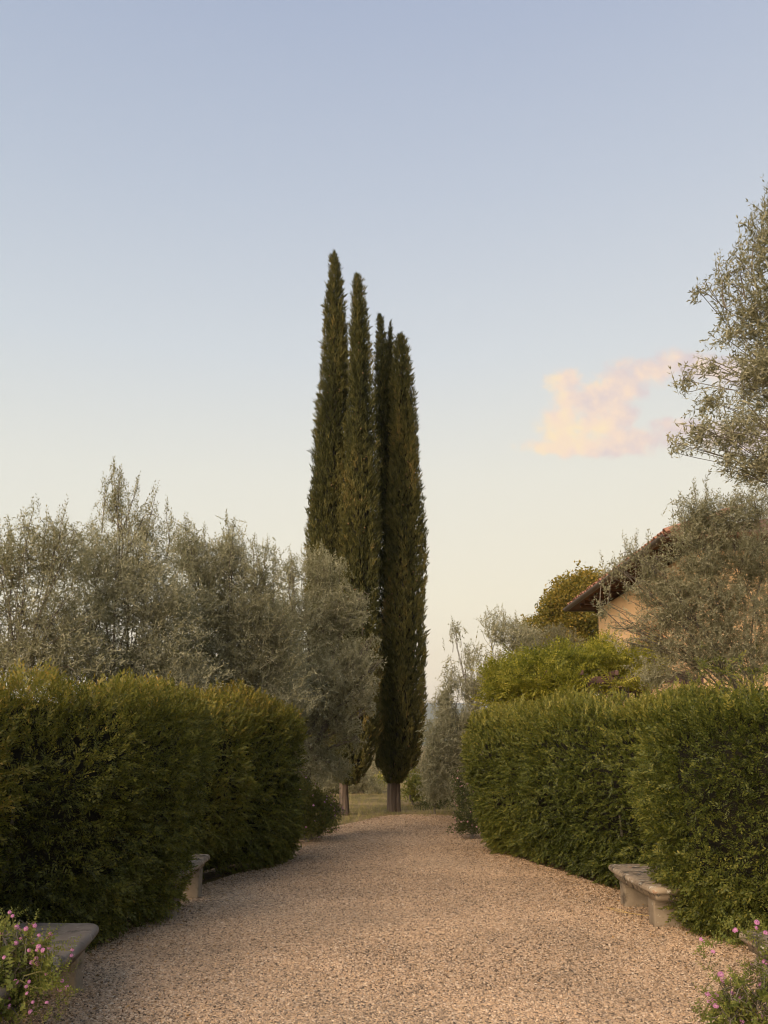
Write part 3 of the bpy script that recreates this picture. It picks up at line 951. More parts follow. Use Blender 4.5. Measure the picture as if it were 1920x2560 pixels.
def broad_protos(n=5, leaves=9, spread=0.22, L=0.13, W=0.10):
    out = []
    for s in range(n):
        pr = []
        for k in range(leaves):
            b = np.array([random.uniform(-1, 1) * spread for _ in range(3)])
            d = np.array((random.uniform(-1, 1), random.uniform(-0.2, 1), random.uniform(-1, 0.4)))
            pr.append(leaf_quad(b, d, np.array((random.uniform(-0.6, 0.6), random.uniform(-0.6, 0.6), 1.0)), L * random.uniform(0.7, 1.2), W * random.uniform(0.7, 1.2), 0.45, 0.1))
        out.append(np.array(pr))
    return out


def lobe_tree(name, label, cat, base, fork_z, lobes, dens, protos, mat, seed, group=None, shoots=(), trunk_r=0.11, tint0=0.66, up=0.25, scale=1.0, shell=2.4, lean=None, sub=10, twig_off=0.2, stems=1, limb_r=0.18):
    """lobes: (centre (3,), radii (3,), density factor)"""
    b = np.array((base[0], base[1], 0.0))
    root = empty(name, label, cat, group, b)
    fork = b + np.array((rng.normal(0, 0.06), rng.normal(0, 0.06), fork_z))
    if lean is not None:
        fork = fork + np.array(lean)
    lines = []
    for k in range(stems):
        b2 = b + (np.array((rng.normal(0, 0.12), rng.normal(0, 0.12), 0)) if k else 0)
        lines.append((curve_pts(b2 + np.array((0, 0, -0.05)), fork, 7, 0, 0.03 * trunk_r / 0.11), trunk_r * np.linspace(1.25, 0.72, 7) / (1 + 0.4 * (stems - 1))))
    Pn, Dn, Sn, Tn = [], [], [], []
    nw = Noise(2.2, 10, seed)
    for (c, r, f) in lobes:
        c = np.array(c, float); r = np.array(r, float)
        vol = 4.19 * r.prod()
        n = max(int(dens * f * vol ** 0.8), 8)
        u = nrm(rng.normal(size=(n, 3))) * (rng.uniform(size=(n, 1)) ** (1 / shell))
        # lumpy outline
        u *= 1 + 0.36 * Noise(4.2, 8, seed + len(Pn))(nrm(u) * 1.0)[:, None]
        p = c + u * r
        root_pt = c - np.array((0, 0, 0.55 * r[2]))
        D = nrm(p - root_pt) + np.array((0, 0, up)) + rng.normal(0, 0.6, (n, 3))
        keep = p[:, 2] > 0.12
        p, D = p[keep], D[keep]
        Pn.append(p); Dn.append(D); Sn.append(rng.uniform(0.75, 1.25, len(p)) * scale)
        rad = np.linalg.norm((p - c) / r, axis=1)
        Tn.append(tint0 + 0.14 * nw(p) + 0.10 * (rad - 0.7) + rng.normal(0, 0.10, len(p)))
        # limb to the lobe and finer branches inside it
        limb = curve_pts(fork, c, 7, 0.12 * np.linalg.norm(c - fork) * 0.5, 0.03 + 0.018 * np.linalg.norm(c - fork))
        lines.append((limb, np.linspace(trunk_r * limb_r, trunk_r * 0.06, 7)))
        for q in rng.choice(len(p), min(sub, len(p)), replace=False):
            st = limb[rng.integers(3, 7)]
            lines.append((curve_pts(st, p[q], 5, 0.05, 0.02), np.linspace(trunk_r * 0.055, 0.003, 5)))
    for (top, n, L_) in shoots:        # upright shoots that break the outline
        top = np.array(top, float)
        foot = top - np.array((rng.normal(0, 0.08), rng.normal(0, 0.08), L_ + 0.15))
        lines.append((curve_pts(foot - np.array((0, 0, 0.2)), top - np.array((0, 0, 0.12)), 5, 0, 0.012), np.linspace(0.008, 0.002, 5)))
        n = int(n * 1.6)
        tt = np.linspace(0, 1, n)[:, None]
        p = foot + (top - foot) * tt + rng.normal(0, 0.06, (n, 3)) * (1.25 - tt)
        D = np.array((0, 0, 1.0)) + rng.normal(0, 0.55, (n, 3)) * (1.25 - tt)
        Pn.append(p); Dn.append(D); Sn.append(rng.uniform(0.7, 1.1, n) * scale); Tn.append(np.full(n, tint0 + 0.1) + rng.normal(0, 0.1, n))
    pos, D = np.concatenate(Pn), np.concatenate(Dn)
    S = np.concatenate(Sn)
    pos = pos - nrm(D) * (twig_off * S)[:, None]
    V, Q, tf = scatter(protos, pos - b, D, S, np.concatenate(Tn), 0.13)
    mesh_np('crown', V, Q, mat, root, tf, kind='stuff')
    V, Q = tubes([(p - b, r) for p, r in lines], 6)
    mesh_np('trunk', V, Q, M['bark'], root, smooth=True)
    return root


def LB(Y, lst):
    """lobes given as (photo x, photo y, half width m, half depth m, half height m, density, depth shift)"""
    out = []
    for e in lst:
        px, py, rx, ry, rz, f = e[:6]
        dY = e[6] if len(e) > 6 else 0.0
        out.append((P(px, py, Y + dY), (rx, ry, rz), f))
    return out


def SH(Y, lst):
    return [(P(px, py, Y), n, L_) for px, py, n, L_ in lst]


OD = 720
Y = 9.3
lobe_tree('olive_tree', 'thin olive tree with bare stems showing, far left above the hedge', 'olive tree', P(30, 1860, Y)[:2], 1.5,
          LB(Y, [(-60, 1440, 0.6, 0.6, 0.7, 0.5), (40, 1400, 0.45, 0.6, 0.42, 0.75), (135, 1370, 0.42, 0.5, 0.42, 0.8), (60, 1530, 0.6, 0.7, 0.4, 0.35), (150, 1520, 0.5, 0.6, 0.5, 0.5), (30, 1640, 0.6, 0.6, 0.35, 0.8), (140, 1630, 0.6, 0.6, 0.35, 0.9), (-60, 1580, 0.6, 0.6, 0.5, 0.5)]),
          OD, OLIVE, M['olive'], 201, 'olive trees behind the left hedge', SH(Y, [(87, 1243, 16, 0.5), (165, 1252, 12, 0.45), (20, 1290, 12, 0.4), (120, 1275, 12, 0.4), (60, 1270, 10, 0.4)]), 0.10, sub=14, stems=2)
Y = 10.5
lobe_tree('olive_tree', 'olive tree with the tallest pointed shoot, above the left hedge', 'olive tree', P(250, 1860, Y)[:2], 1.4,
          LB(Y, [(290, 1250, 0.20, 0.25, 0.40, 0.8), (355, 1300, 0.33, 0.35, 0.38, 0.55), (240, 1390, 0.65, 0.7, 0.42, 1.0), (360, 1400, 0.55, 0.6, 0.45, 1.0), (270, 1490, 0.95, 0.8, 0.5, 1.0), (400, 1510, 0.65, 0.7, 0.5, 1.0), (200, 1590, 0.7, 0.7, 0.45, 0.9), (370, 1620, 0.8, 0.7, 0.45, 1.0), (250, 1680, 0.9, 0.7, 0.35, 1.0), (420, 1690, 0.8, 0.7, 0.35, 1.0)]),
          OD, OLIVE, M['olive'], 211, 'olive trees behind the left hedge', SH(Y, [(284, 1142, 22, 0.6), (304, 1165, 10, 0.4), (347, 1185, 14, 0.5), (392, 1205, 12, 0.45), (420, 1245, 14, 0.4), (262, 1190, 10, 0.4), (230, 1290, 12, 0.4)]), 0.12)
Y = 12.0
lobe_tree('olive_tree', 'rounded grey-green olive tree midway along the left hedge', 'olive tree', P(590, 1860, Y)[:2], 1.4,
          LB(Y, [(468, 1370, 0.32, 0.5, 0.45, 1.0), (515, 1420, 0.4, 0.5, 0.45, 0.9), (572, 1380, 0.36, 0.5, 0.5, 0.8), (655, 1430, 0.40, 0.5, 0.45, 0.7), (530, 1510, 0.85, 0.8, 0.55, 1.0), (640, 1550, 0.75, 0.7, 0.6, 0.9), (500, 1620, 0.8, 0.8, 0.5, 1.0), (620, 1660, 0.9, 0.8, 0.5, 1.0), (690, 1620, 0.5, 0.6, 0.6, 0.6), (520, 1730, 0.9, 0.7, 0.4, 1.0), (670, 1760, 0.7, 0.7, 0.5, 1.0)]),
          OD * 1.35, OLIVE_FAR, M['olive'], 221, 'olive trees behind the left hedge', SH(Y, [(463, 1280, 12, 0.5), (509, 1305, 12, 0.4), (567, 1275, 16, 0.5), (588, 1290, 10, 0.4), (602, 1325, 12, 0.4), (635, 1335, 10, 0.4), (672, 1338, 12, 0.4), (690, 1380, 10, 0.4)]), 0.12)
Y = 14.0
lobe_tree('olive_tree', 'drooping silver-grey olive tree in front of the tallest cypress', 'olive tree', P(765, 1860, Y)[:2], 1.3,
          LB(Y, [(805, 1430, 0.38, 0.5, 0.5, 1.0), (728, 1430, 0.25, 0.4, 0.35, 0.6), (780, 1540, 0.75, 0.8, 0.65, 1.0), (860, 1520, 0.42, 0.6, 0.45, 0.9), (885, 1640, 0.38, 0.5, 0.45, 0.9), (800, 1690, 0.95, 0.9, 0.7, 1.0), (905, 1720, 0.32, 0.5, 0.4, 0.9), (745, 1770, 0.7, 0.8, 0.7, 1.0), (855, 1790, 0.38, 0.5, 0.4, 0.9), (790, 1880, 0.5, 0.6, 0.5, 0.9), (850, 1915, 0.28, 0.4, 0.28, 0.7), (700, 1530, 0.4, 0.5, 0.5, 0.7), (710, 1660, 0.5, 0.6, 0.5, 0.8), (932, 1600, 0.14, 0.2, 0.10, 0.6), (948, 1655, 0.14, 0.2, 0.08, 0.6), (925, 1770, 0.16, 0.2, 0.12, 0.6), (895, 1850, 0.2, 0.3, 0.14, 0.5), (905, 1490, 0.14, 0.2, 0.10, 0.6)]),
          OD * 1.35, OLIVE_FAR, M['olive'], 231, 'olive trees behind the left hedge', SH(Y, [(804, 1350, 14, 0.4), (722, 1365, 12, 0.5), (770, 1365, 10, 0.4), (850, 1400, 10, 0.4), (910, 1480, 10, 0.4), (905, 1550, 10, 0.4)]), 0.13, up=0.05, tint0=0.66, limb_r=0.2)
Y = 7.6
lobe_tree('olive_tree', 'tall airy olive tree cut off by the right edge, level with the cloud', 'olive tree', P(2420, 1860, Y)[:2], 3.2,
          LB(Y, [(1905, 610, 0.20, 0.4, 0.38, 0.7), (1985, 560, 0.35, 0.4, 0.5, 1.0), (1815, 690, 0.26, 0.3, 0.12, 0.6), (1745, 725, 0.14, 0.2, 0.06, 0.8), (1885, 770, 0.36, 0.5, 0.28, 0.7), (1820, 850, 0.20, 0.3, 0.10, 0.6), (1890, 930, 0.36, 0.5, 0.28, 1.0), (1775, 905, 0.18, 0.3, 0.08, 0.6), (1710, 950, 0.16, 0.25, 0.07, 0.8), (1775, 1000, 0.26, 0.4, 0.10, 0.7),
                 (1830, 1070, 0.34, 0.5, 0.20, 1.0), (1735, 1085, 0.2, 0.3, 0.10, 0.9), (1695, 1110, 0.12, 0.2, 0.05, 0.9), (1900, 1150, 0.32, 0.5, 0.24, 1.0), (1810, 1165, 0.16, 0.3, 0.08, 0.5), (1970, 800, 0.45, 0.8, 0.7, 1.0), (2070, 1000, 0.6, 0.8, 0.9, 1.0), (1975, 1040, 0.45, 0.7, 0.6, 1.0), (2090, 620, 0.5, 0.6, 0.7, 0.8)]),
          580, OLIVE, M['olive'], 241, 'olive trees behind the right hedge', SH(Y, [(1908, 492, 12, 0.35), (1890, 520, 10, 0.3), (1935, 470, 10, 0.3), (1850, 610, 8, 0.25), (1795, 640, 8, 0.25)]), 0.055, up=-0.02, tint0=0.6, limb_r=0.12, scale=1.15, twig_off=0.17, sub=4)
Y = 11.3
lobe_tree('olive_tree', 'dense bushy olive tree hiding the ochre house wall', 'olive tree', P(1900, 1860, Y)[:2], 2.0,
          LB(Y, [(1735, 1290, 0.33, 0.5, 0.42, 1.0), (1810, 1290, 0.45, 0.5, 0.36, 1.0), (1890, 1270, 0.45, 0.5, 0.35, 1.0), (1740, 1390, 0.5, 0.6, 0.45, 1.0), (1860, 1390, 0.75, 0.7, 0.5, 1.0), (1620, 1410, 0.22, 0.3, 0.22, 0.8), (1545, 1420, 0.20, 0.3, 0.16, 0.55), (1600, 1470, 0.28, 0.4, 0.16, 0.8), (1505, 1520, 0.14, 0.3, 0.13, 0.8), (1700, 1480, 0.5, 0.6, 0.4, 1.0),
                 (1590, 1560, 0.42, 0.5, 0.13, 0.35), (1560, 1605, 0.2, 0.3, 0.10, 0.3), (1660, 1600, 0.35, 0.5, 0.28, 0.5), (1800, 1510, 0.85, 0.8, 0.5, 1.0), (1740, 1620, 0.6, 0.7, 0.45, 1.0), (1880, 1620, 0.9, 0.8, 0.5, 1.0), (1640, 1680, 0.35, 0.5, 0.25, 0.9), (1960, 1450, 0.6, 0.7, 0.8, 1.0), (1620, 1530, 0.30, 0.4, 0.2, 0.3), (1650, 1450, 0.25, 0.4, 0.25, 0.8), (1600, 1600, 0.3, 0.4, 0.14, 0.25), (1575, 1380, 0.16, 0.3, 0.16, 0.6), (1530, 1570, 0.16, 0.3, 0.10, 0.25), (1670, 1540, 0.3, 0.4, 0.3, 0.8)]),
          OD, OLIVE, M['olive'], 251, 'olive trees behind the right hedge', SH(Y, [(1735, 1198, 14, 0.4), (1700, 1240, 10, 0.35), (1765, 1205, 12, 0.35), (1800, 1225, 12, 0.35), (1840, 1220, 12, 0.3), (1505, 1385, 8, 0.35), (1535, 1385, 8, 0.35), (1560, 1330, 10, 0.4), (1590, 1325, 10, 0.35), (1620, 1325, 10, 0.35)]), 0.10, tint0=0.62, limb_r=0.14, sub=6)
Y = 17.0
lobe_tree('olive_tree', 'pale airy olive tree right of the cypress trunk, sky showing through', 'olive tree', P(1205, 1860, Y)[:2], 0.5,
          LB(Y, [(1245, 1565, 0.42, 0.5, 0.38, 0.5), (1140, 1570, 0.13, 0.2, 0.16, 0.7), (1175, 1630, 0.3, 0.4, 0.3, 0.3), (1300, 1590, 0.45, 0.5, 0.42, 0.8), (1130, 1690, 0.24, 0.3, 0.38, 0.6), (1185, 1710, 0.45, 0.5, 0.45, 0.8), (1265, 1690, 0.6, 0.7, 0.6, 1.0), (1115, 1790, 0.32, 0.5, 0.45, 1.0), (1180, 1820, 0.7, 0.7, 0.6, 1.1), (1105, 1870, 0.40, 0.5, 0.45, 1.2), (1150, 1950, 0.6, 0.6, 0.4, 1.2), (1095, 1950, 0.28, 0.5, 0.35, 1.2), (1330, 1700, 0.7, 0.6, 0.6, 1.0), (1085, 1840, 0.22, 0.4, 0.4, 1.1), (1078, 1905, 0.26, 0.4, 0.4, 1.2), (1080, 1965, 0.3, 0.4, 0.3, 1.2), (1112, 1740, 0.24, 0.4, 0.35, 0.9), (1150, 1880, 0.5, 0.5, 0.5, 1.0)]),
          760, OLIVE_FAR, M['olive'], 261, None, SH(Y, [(1128, 1545, 8, 0.35), (1258, 1512, 10, 0.4), (1215, 1540, 8, 0.35), (1290, 1530, 8, 0.3)]), 0.06, tint0=0.76, lean=(-0.1, 0, 0), stems=3, scale=1.25, limb_r=0.25, sub=6)
Y = 20.0
lobe_tree('olive_tree', 'small grey olive tree between the pergola vine and the yellowing tree', 'olive tree', P(1400, 1860, Y)[:2], 1.4,
          LB(Y, [(1335, 1610, 0.45, 0.5, 0.45, 1.0), (1400, 1600, 0.35, 0.5, 0.38, 0.9), (1440, 1625, 0.4, 0.5, 0.3, 0.9), (1370, 1660, 0.7, 0.6, 0.4, 1.0), (1320, 1700, 0.6, 0.6, 0.6, 1.0)]),
          OD * 1.35, OLIVE_FAR, M['olive'], 271, None, SH(Y, [(1380, 1555, 8, 0.4), (1400, 1560, 8, 0.4), (1440, 1575, 8, 0.3)]), 0.1, tint0=0.6)
Y = 33.0
lobe_tree('broadleaf_tree', 'rounded broadleaf tree turning yellow-brown, behind the house corner', 'tree', P(1450, 1860, Y)[:2], 2.5,
          LB(Y, [(1465, 1465, 0.75, 1.0, 0.6, 1.0), (1420, 1490, 0.75, 1.0, 0.7, 1.0), (1385, 1535, 0.7, 1.0, 0.7, 1.0), (1335, 1580, 0.6, 0.8, 0.55, 0.9), (1445, 1560, 1.2, 1.2, 0.9, 0.9), (1490, 1500, 0.7, 1.0, 0.8, 1.0), (1400, 1620, 1.3, 1.2, 0.9, 0.8), (1480, 1640, 1.0, 1.2, 0.8, 0.5)]),
          270, broad_protos(5, 10, 0.22, 0.10, 0.075), M['autumn'], 281, None, (), 0.2, tint0=0.55, up=0.2, twig_off=0.0, sub=6)

# ------------------------------------------------------------------ house
house = empty('house', 'ochre plastered house with terracotta hip roof and dark gutter, behind the olives', 'house', None, (6.1, 18, 0))
HO = Vector((6.1, 18, 0))


def hpart(name, bm, mat, smooth=False, parent=None):
    bmesh.ops.translate(bm, vec=-HO, verts=bm.verts)
    return bm_obj(name, bm, mat, parent or house, smooth)


tip = G(1425, 1524, 5.5)          # far corner of the gutter
EX, EY, EZ = tip[0], tip[1], 5.5
WX = EX + 0.62
WY1 = WX / ((1496 - 960) / F) * math.cos(PITCH) * 1.0
WY1 = min(EY - 0.45, P(1496, 1560, 1)[1] * WX / P(1496, 1560, 1)[0])
WY0 = 16.3
WX1 = WX + 7.5
hpart('wall', box_bm(WX, WX1, WY0, WY1, 0, EZ - 0.12, 0.015, 1), M['plaster'])
# roof planes (hip)
bm = bmesh.new()
RX0, RX1, RY0, RY1 = EX - 0.02, WX1 + 0.6, WY0 - 0.6, EY + 0.02
pitch_r = math.tan(R(19))
half = (RX1 - RX0) / 2
zr = EZ + 0.10 + half * pitch_r
v = [bm.verts.new(c) for c in ((RX0, RY0, EZ + 0.08), (RX1, RY0, EZ + 0.08), (RX1, RY1, EZ + 0.08), (RX0, RY1, EZ + 0.08),
                               ((RX0 + RX1) / 2, RY0 + half, zr), ((RX0 + RX1) / 2, RY1 - half, zr),
                               (RX0, RY0, EZ), (RX1, RY0, EZ), (RX1, RY1, EZ), (RX0, RY1, EZ))]
for f in ((0, 1, 4), (1, 2, 5, 4), (2, 3, 5), (3, 0, 4, 5), (0, 6, 7, 1), (1, 7, 8, 2), (2, 8, 9, 3), (3, 9, 6, 0), (6, 9, 8, 7)):
    bm.faces.new([v[i] for i in f])
roof = hpart('roof', bm, M['soffit'])
# barrel tiles on the visible slope: each one its own piece, sharing one mesh
def tile_mesh():
    bm = bmesh.new()
    n = 6
    rows = []
    for k, (yy, r0) in enumerate(((0.0, 0.095), (0.46, 0.075))):
        for shell in (0, 1):
            rows.append([bm.verts.new((yy, math.cos(a) * (r0 - 0.018 * shell), math.sin(a) * (r0 - 0.018 * shell))) for a in np.linspace(0, math.pi, n)])
    o0, i0, o1, i1 = rows
    for a in range(n - 1):
        bm.faces.new((o0[a], o0[a + 1], o1[a + 1], o1[a])); bm.faces.new((i0[a], i1[a], i1[a + 1], i0[a + 1]))
        bm.faces.new((o0[a], i0[a], i0[a + 1], o0[a + 1])); bm.faces.new((o1[a], o1[a + 1], i1[a + 1], i1[a]))
    bm.faces.new((o0[0], o1[0], i1[0], i0[0])); bm.faces.new((o0[-1], i0[-1], i1[-1], o1[-1]))
    bmesh.ops.recalc_face_normals(bm, faces=bm.faces)
    me = bpy.data.meshes.new('roof_tile'); bm.to_mesh(me); bm.free()
    me.materials.append(M['terracotta'])
    for p in me.polygons: p.use_smooth = True
    return me


TM = tile_mesh()
ny = int((RY1 - RY0) / 0.205)
ntile = 0
for j in range(ny):
    y = RY0 + 0.1 + j * 0.205
    ncourse = 4 if y > 14 else 2
    for k in range(ncourse):
        x = RX0 - 0.07 + k * 0.36
        if x - RX0 > (RY1 - y) - 0.1:
            continue
        o = link('roof_tile', TM, roof)
        o.location = Vector((x + random.uniform(-0.02, 0.02), y + random.uniform(-0.012, 0.012), EZ + 0.09 + (x - RX0) * pitch_r + random.uniform(-0.01, 0.015))) - HO
        o.rotation_euler = (random.uniform(-0.05, 0.05), -R(19) + random.uniform(-0.03, 0.03), random.uniform(-0.03, 0.03))
        ntile += 1
# hip-end tiles along the far eave
for j in range(16):
    x = RX0 + 0.15 + j * 0.205
    o = link('roof_tile', TM, roof)
    o.location = Vector((x, RY1 + 0.05, EZ + 0.09)) - HO
    o.rotation_euler = (0, -R(19), -R(90))
# gutter: half-round trough
def gutter(pts, name='gutter'):
    bm = bmesh.new()
    prev = None
    d = Vector(pts[1]) - Vector(pts[0]); side = Vector((d.y, -d.x, 0)).normalized()
    for p in pts:
        ring = [bm.verts.new(Vector(p) + side * math.cos(a) * r + Vector((0, 0, math.sin(a) * r))) for r in (0.085, 0.075) for a in (np.linspace(math.pi, 2 * math.pi, 9) if r > 0.08 else np.linspace(2 * math.pi, math.pi, 9))]
        if prev:
            for k in range(len(ring)):
                k2 = (k + 1) % len(ring)
                bm.faces.new((prev[k], prev[k2], ring[k2], ring[k]))
        else:
            bm.faces.new(ring)
        prev = ring
    bm.faces.new(prev)
    return hpart(name, bm, M['gutter'], False)


gutter([(EX - 0.10, WY0 - 0.6, EZ + 0.045), (EX - 0.10, EY + 0.12, EZ + 0.045)])
gutter([(EX - 0.10, EY + 0.11, EZ + 0.043), (EX + 8.2, EY + 0.11, EZ + 0.043)])
# rafters under the eave
y = WY0
while y < WY1:
    bm = box_bm(EX + 0.04, WX + 0.05, y, y + 0.09, EZ - 0.125, EZ - 0.004, 0.008, 1)
    hpart('rafter', bm, M['rafter'])
    y += 0.55
for x in np.arange(WX + 0.1, WX + 3, 0.55):
    hpart('rafter', box_bm(x, x + 0.09, WY1 - 0.05, EY - 0.05, EZ - 0.125, EZ - 0.004, 0.008, 1), M['rafter'])
# louvred shutter on the long wall
bm = box_bm(WX - 0.05, WX - 0.002, 18.2, 19.9, 2.9, 4.3, 0.006, 1)
sh = hpart('shutter', bm, M['shutter'])
for k in range(22):
    z = 2.97 + k * 0.058
    b = box_bm(-0.012, 0.012, -0.80, 0.80, -0.028, 0.028, 0.003, 1)
    bmesh.ops.rotate(b, verts=b.verts, cent=(0, 0, 0), matrix=Matrix.Rotation(R(-35), 3, 'Y'))
    bmesh.ops.translate(b, vec=(WX - 0.062, 19.05, z + 0.02), verts=b.verts)
    hpart('slat', b, M['shutter'], parent=sh)

# ------------------------------------------------------------------ pergola with wisteria
PG0, PG1 = 14.6, 17.4
pl_, pr_ = P(1350, 1700, 15)[0], 5.35
pz = P(1500, 1700, PG0)[2]
perg = empty('pergola', 'brown wooden pergola beside the house, mostly under vine leaves', 'pergola', None, (pl_, PG0, 0))
PO = Vector((pl_, PG0, 0))


def ppart(name, bm):
    bmesh.ops.translate(bm, vec=-PO, verts=bm.verts)
    return bm_obj(name, bm, M['pergola'], perg)


for x in (pl_ + 0.1, (pl_ + pr_) / 2 - 0.5, pr_ - 0.1):
    for y in (PG0, PG1):
        ppart('post', box_bm(x - 0.05, x + 0.05, y - 0.05, y + 0.05, 0, pz - 0.06, 0.008, 1))
for y in (PG0, PG1):
    ppart('beam', box_bm(pl_ - 0.2, pr_ + 0.2, y - 0.04, y + 0.04, pz - 0.06, pz + 0.06, 0.008, 1))
for x in np.arange(pl_, pr_ + 0.1, 0.6):
    ppart('rafter', box_bm(x - 0.03, x + 0.03, PG0 - 0.25, PG1 + 0.25, pz + 0.063, pz + 0.15, 0.006, 1))


def wisteria_protos(n=5):
    out = []
    for s in range(n):
        pr = []
        Lr = 0.26
        for k in range(13):
            t = 0.15 + 0.85 * (k // 2) / 6
            side = (1 if k % 2 else -1) if k < 12 else 0
            b = np.array((0, t * Lr, -0.10 * t * t))
            d = np.array((side * 0.95, 0.5 if side else 1.0, -0.35))
            pr.append(leaf_quad(b, d, np.array((random.uniform(-0.3, 0.3), random.uniform(-0.3, 0.3), 1.0)), 0.062 * random.uniform(0.8, 1.15), 0.024 * random.uniform(0.85, 1.15), 0.4, 0.12, -0.15))
        out.append(np.array(pr))
    return out


Y = 15.6
WL_LOBES = LB(Y, [(1250, 1695, 0.32, 0.7, 0.26, 1.0, -0.3), (1245, 1745, 0.3, 0.6, 0.22, 1.0, -0.6), (1300, 1745, 0.35, 0.4, 0.18, 0.9, -0.9), (1320, 1675, 0.5, 1.2, 0.26, 1.0), (1400, 1665, 0.55, 1.3, 0.26, 1.0), (1410, 1715, 0.42, 0.4, 0.30, 1.1, -1.3), (1340, 1725, 0.5, 0.5, 0.24, 1.0, -1.0), (1480, 1660, 0.5, 1.3, 0.24, 1.0),
                      (1400, 1622, 0.14, 0.3, 0.14, 0.6), (1510, 1640, 0.32, 1.0, 0.28, 0.9, 0.6), (1570, 1665, 0.5, 1.2, 0.24, 1.0), (1610, 1660, 0.35, 1.0, 0.28, 0.9), (1540, 1705, 0.2, 0.3, 0.13, 0.9, -1.2), (1610, 1712, 0.25, 0.3, 0.14, 0.8, -1.2), (1450, 1745, 0.5, 0.3, 0.10, 0.5, -0.6), (1560, 1715, 0.5, 0.3, 0.18, 0.9, 1.4), (1470, 1720, 0.5, 0.3, 0.18, 0.9, 1.4), (1300, 1700, 0.3, 0.4, 0.2, 0.8, -1.0), (1375, 1690, 0.25, 0.3, 0.16, 0.8, -1.3)])
lobe_tree('wisteria_vine', 'bright yellow-green wisteria smothering the pergola above the right hedge', 'vine', (pl_ + 1.6, PG0 + 0.2), pz - 0.3, WL_LOBES,
          720, wisteria_protos(), M['wisteria'], 291, None, (), 0.04, tint0=0.70, up=0.05, twig_off=0.05, sub=4, scale=0.95)

# ------------------------------------------------------------------ distant and end-of-path shrubs
Y = 27.0
lobe_tree('olive_tree', 'hazy grey olive bush between the two cypress trunks', 'olive tree', P(905, 1860, Y)[:2], 0.5,
          LB(Y, [(905, 1950, 0.55, 0.6, 0.5, 1.0), (880, 1972, 0.5, 0.5, 0.35, 1.0), (935, 1968, 0.4, 0.5, 0.35, 1.0), (800, 1950, 0.8, 0.6, 0.5, 1.0), (845, 1960, 0.6, 0.6, 0.4, 1.0)]),
          420, OLIVE_FAR, M['olive'], 301, None, (), 0.08, tint0=0.55, scale=1.6, sub=3)
Y = 30.0
lobe_tree('shrub', 'yellow-green leafy bush seen left of the bare cypress trunk', 'shrub', P(950, 1860, Y)[:2], 0.3,
          LB(Y, [(952, 1955, 0.28, 0.5, 0.25, 1.0), (945, 1985, 0.3, 0.5, 0.22, 1.0), (965, 1990, 0.3, 0.5, 0.2, 1.0)]), 300, broad_protos(4, 8, 0.1, 0.09, 0.07), M['vine'], 311, None, (), 0.04, twig_off=0, sub=2)
Y = 22.0
lobe_tree('shrub', 'yellow-green leafy bush just right of the bare cypress trunk', 'shrub', P(1030, 1860, Y)[:2], 0.3,
          LB(Y, [(1040, 1955, 0.32, 0.5, 0.28, 1.0), (1025, 1985, 0.28, 0.5, 0.25, 1.0), (1060, 1985, 0.3, 0.5, 0.25, 0.8)]), 420, broad_protos(4, 8, 0.08, 0.06, 0.045), M['vine'], 321, None, (), 0.04, twig_off=0, sub=2, tint0=0.4)
Y = 19.0
lobe_tree('shrub', 'low dark bush at the gravel end, under the pale olive tree', 'shrub', P(1085, 1860, Y)[:2], 0.2,
          LB(Y, [(1085, 2000, 0.3, 0.4, 0.22, 1.0), (1115, 1990, 0.35, 0.4, 0.28, 1.0), (1055, 2010, 0.2, 0.3, 0.14, 0.8)]), 700, broad_protos(4, 9, 0.06, 0.035, 0.022), M['shrub'], 331, None, (), 0.03, twig_off=0, sub=3, tint0=0.25)
for k, (px, py, Yb, w_, h_, lab) in enumerate([(990, 1905, 40, 2.0, 2.2, 'dusky bush in the field behind the bare cypress trunk')]):
    lobe_tree('field_bush', lab, 'bush', P(px, 1860, Yb)[:2], 0.4, LB(Yb, [(px - 20, py + 20, w_ * 0.6, 0.8, h_ * 0.7, 1.0), (px + 25, py + 25, w_ * 0.6, 0.8, h_ * 0.6, 1.0), (px, py - 15, w_ * 0.5, 0.7, h_ * 0.5, 1.0)]),
              170, OLIVE_FAR, M['olive'], 360 + k, None, (), 0.06, tint0=0.45, scale=1.9, sub=3)
SMALL = broad_protos(5, 9, 0.05, 0.032, 0.018)


def flowering_shrub(label, base, lobes, seed, nfl, matf, tint0=0.45, dens=900):
    root = lobe_tree('flowering_shrub', label, 'shrub', base, 0.15, lobes, dens, SMALL, M['shrub'], seed, None, (), 0.03, twig_off=0, sub=5, tint0=tint0, shell=3.2)
    b = np.array((base[0], base[1], 0))
    pts, dirs = [], []
    for c, r, f in lobes:
        n = int(nfl * f / len(lobes)) + 1
        u = nrm(rng.normal(size=(n, 3)))
        pts.append(c + u * r * 1.02 - b); dirs.append(u)
    pts, dirs = np.concatenate(pts), np.concatenate(dirs)
    keep = pts[:, 2] > 0.05
    pr = [np.array([leaf_quad(np.zeros(3), np.array((math.cos(a), 0.5, math.sin(a))), np.array((0, 1.0, 0)), 0.018, 0.014) for a in np.arange(5) * 1.257])]
    V, Q, tf = scatter(pr, pts[keep], dirs[keep], rng.uniform(0.8, 1.4, keep.sum()), np.full(keep.sum(), 0.5), 0.3)
    mesh_np('flowers', V, Q, matf, root, tf, kind='stuff')
    return root


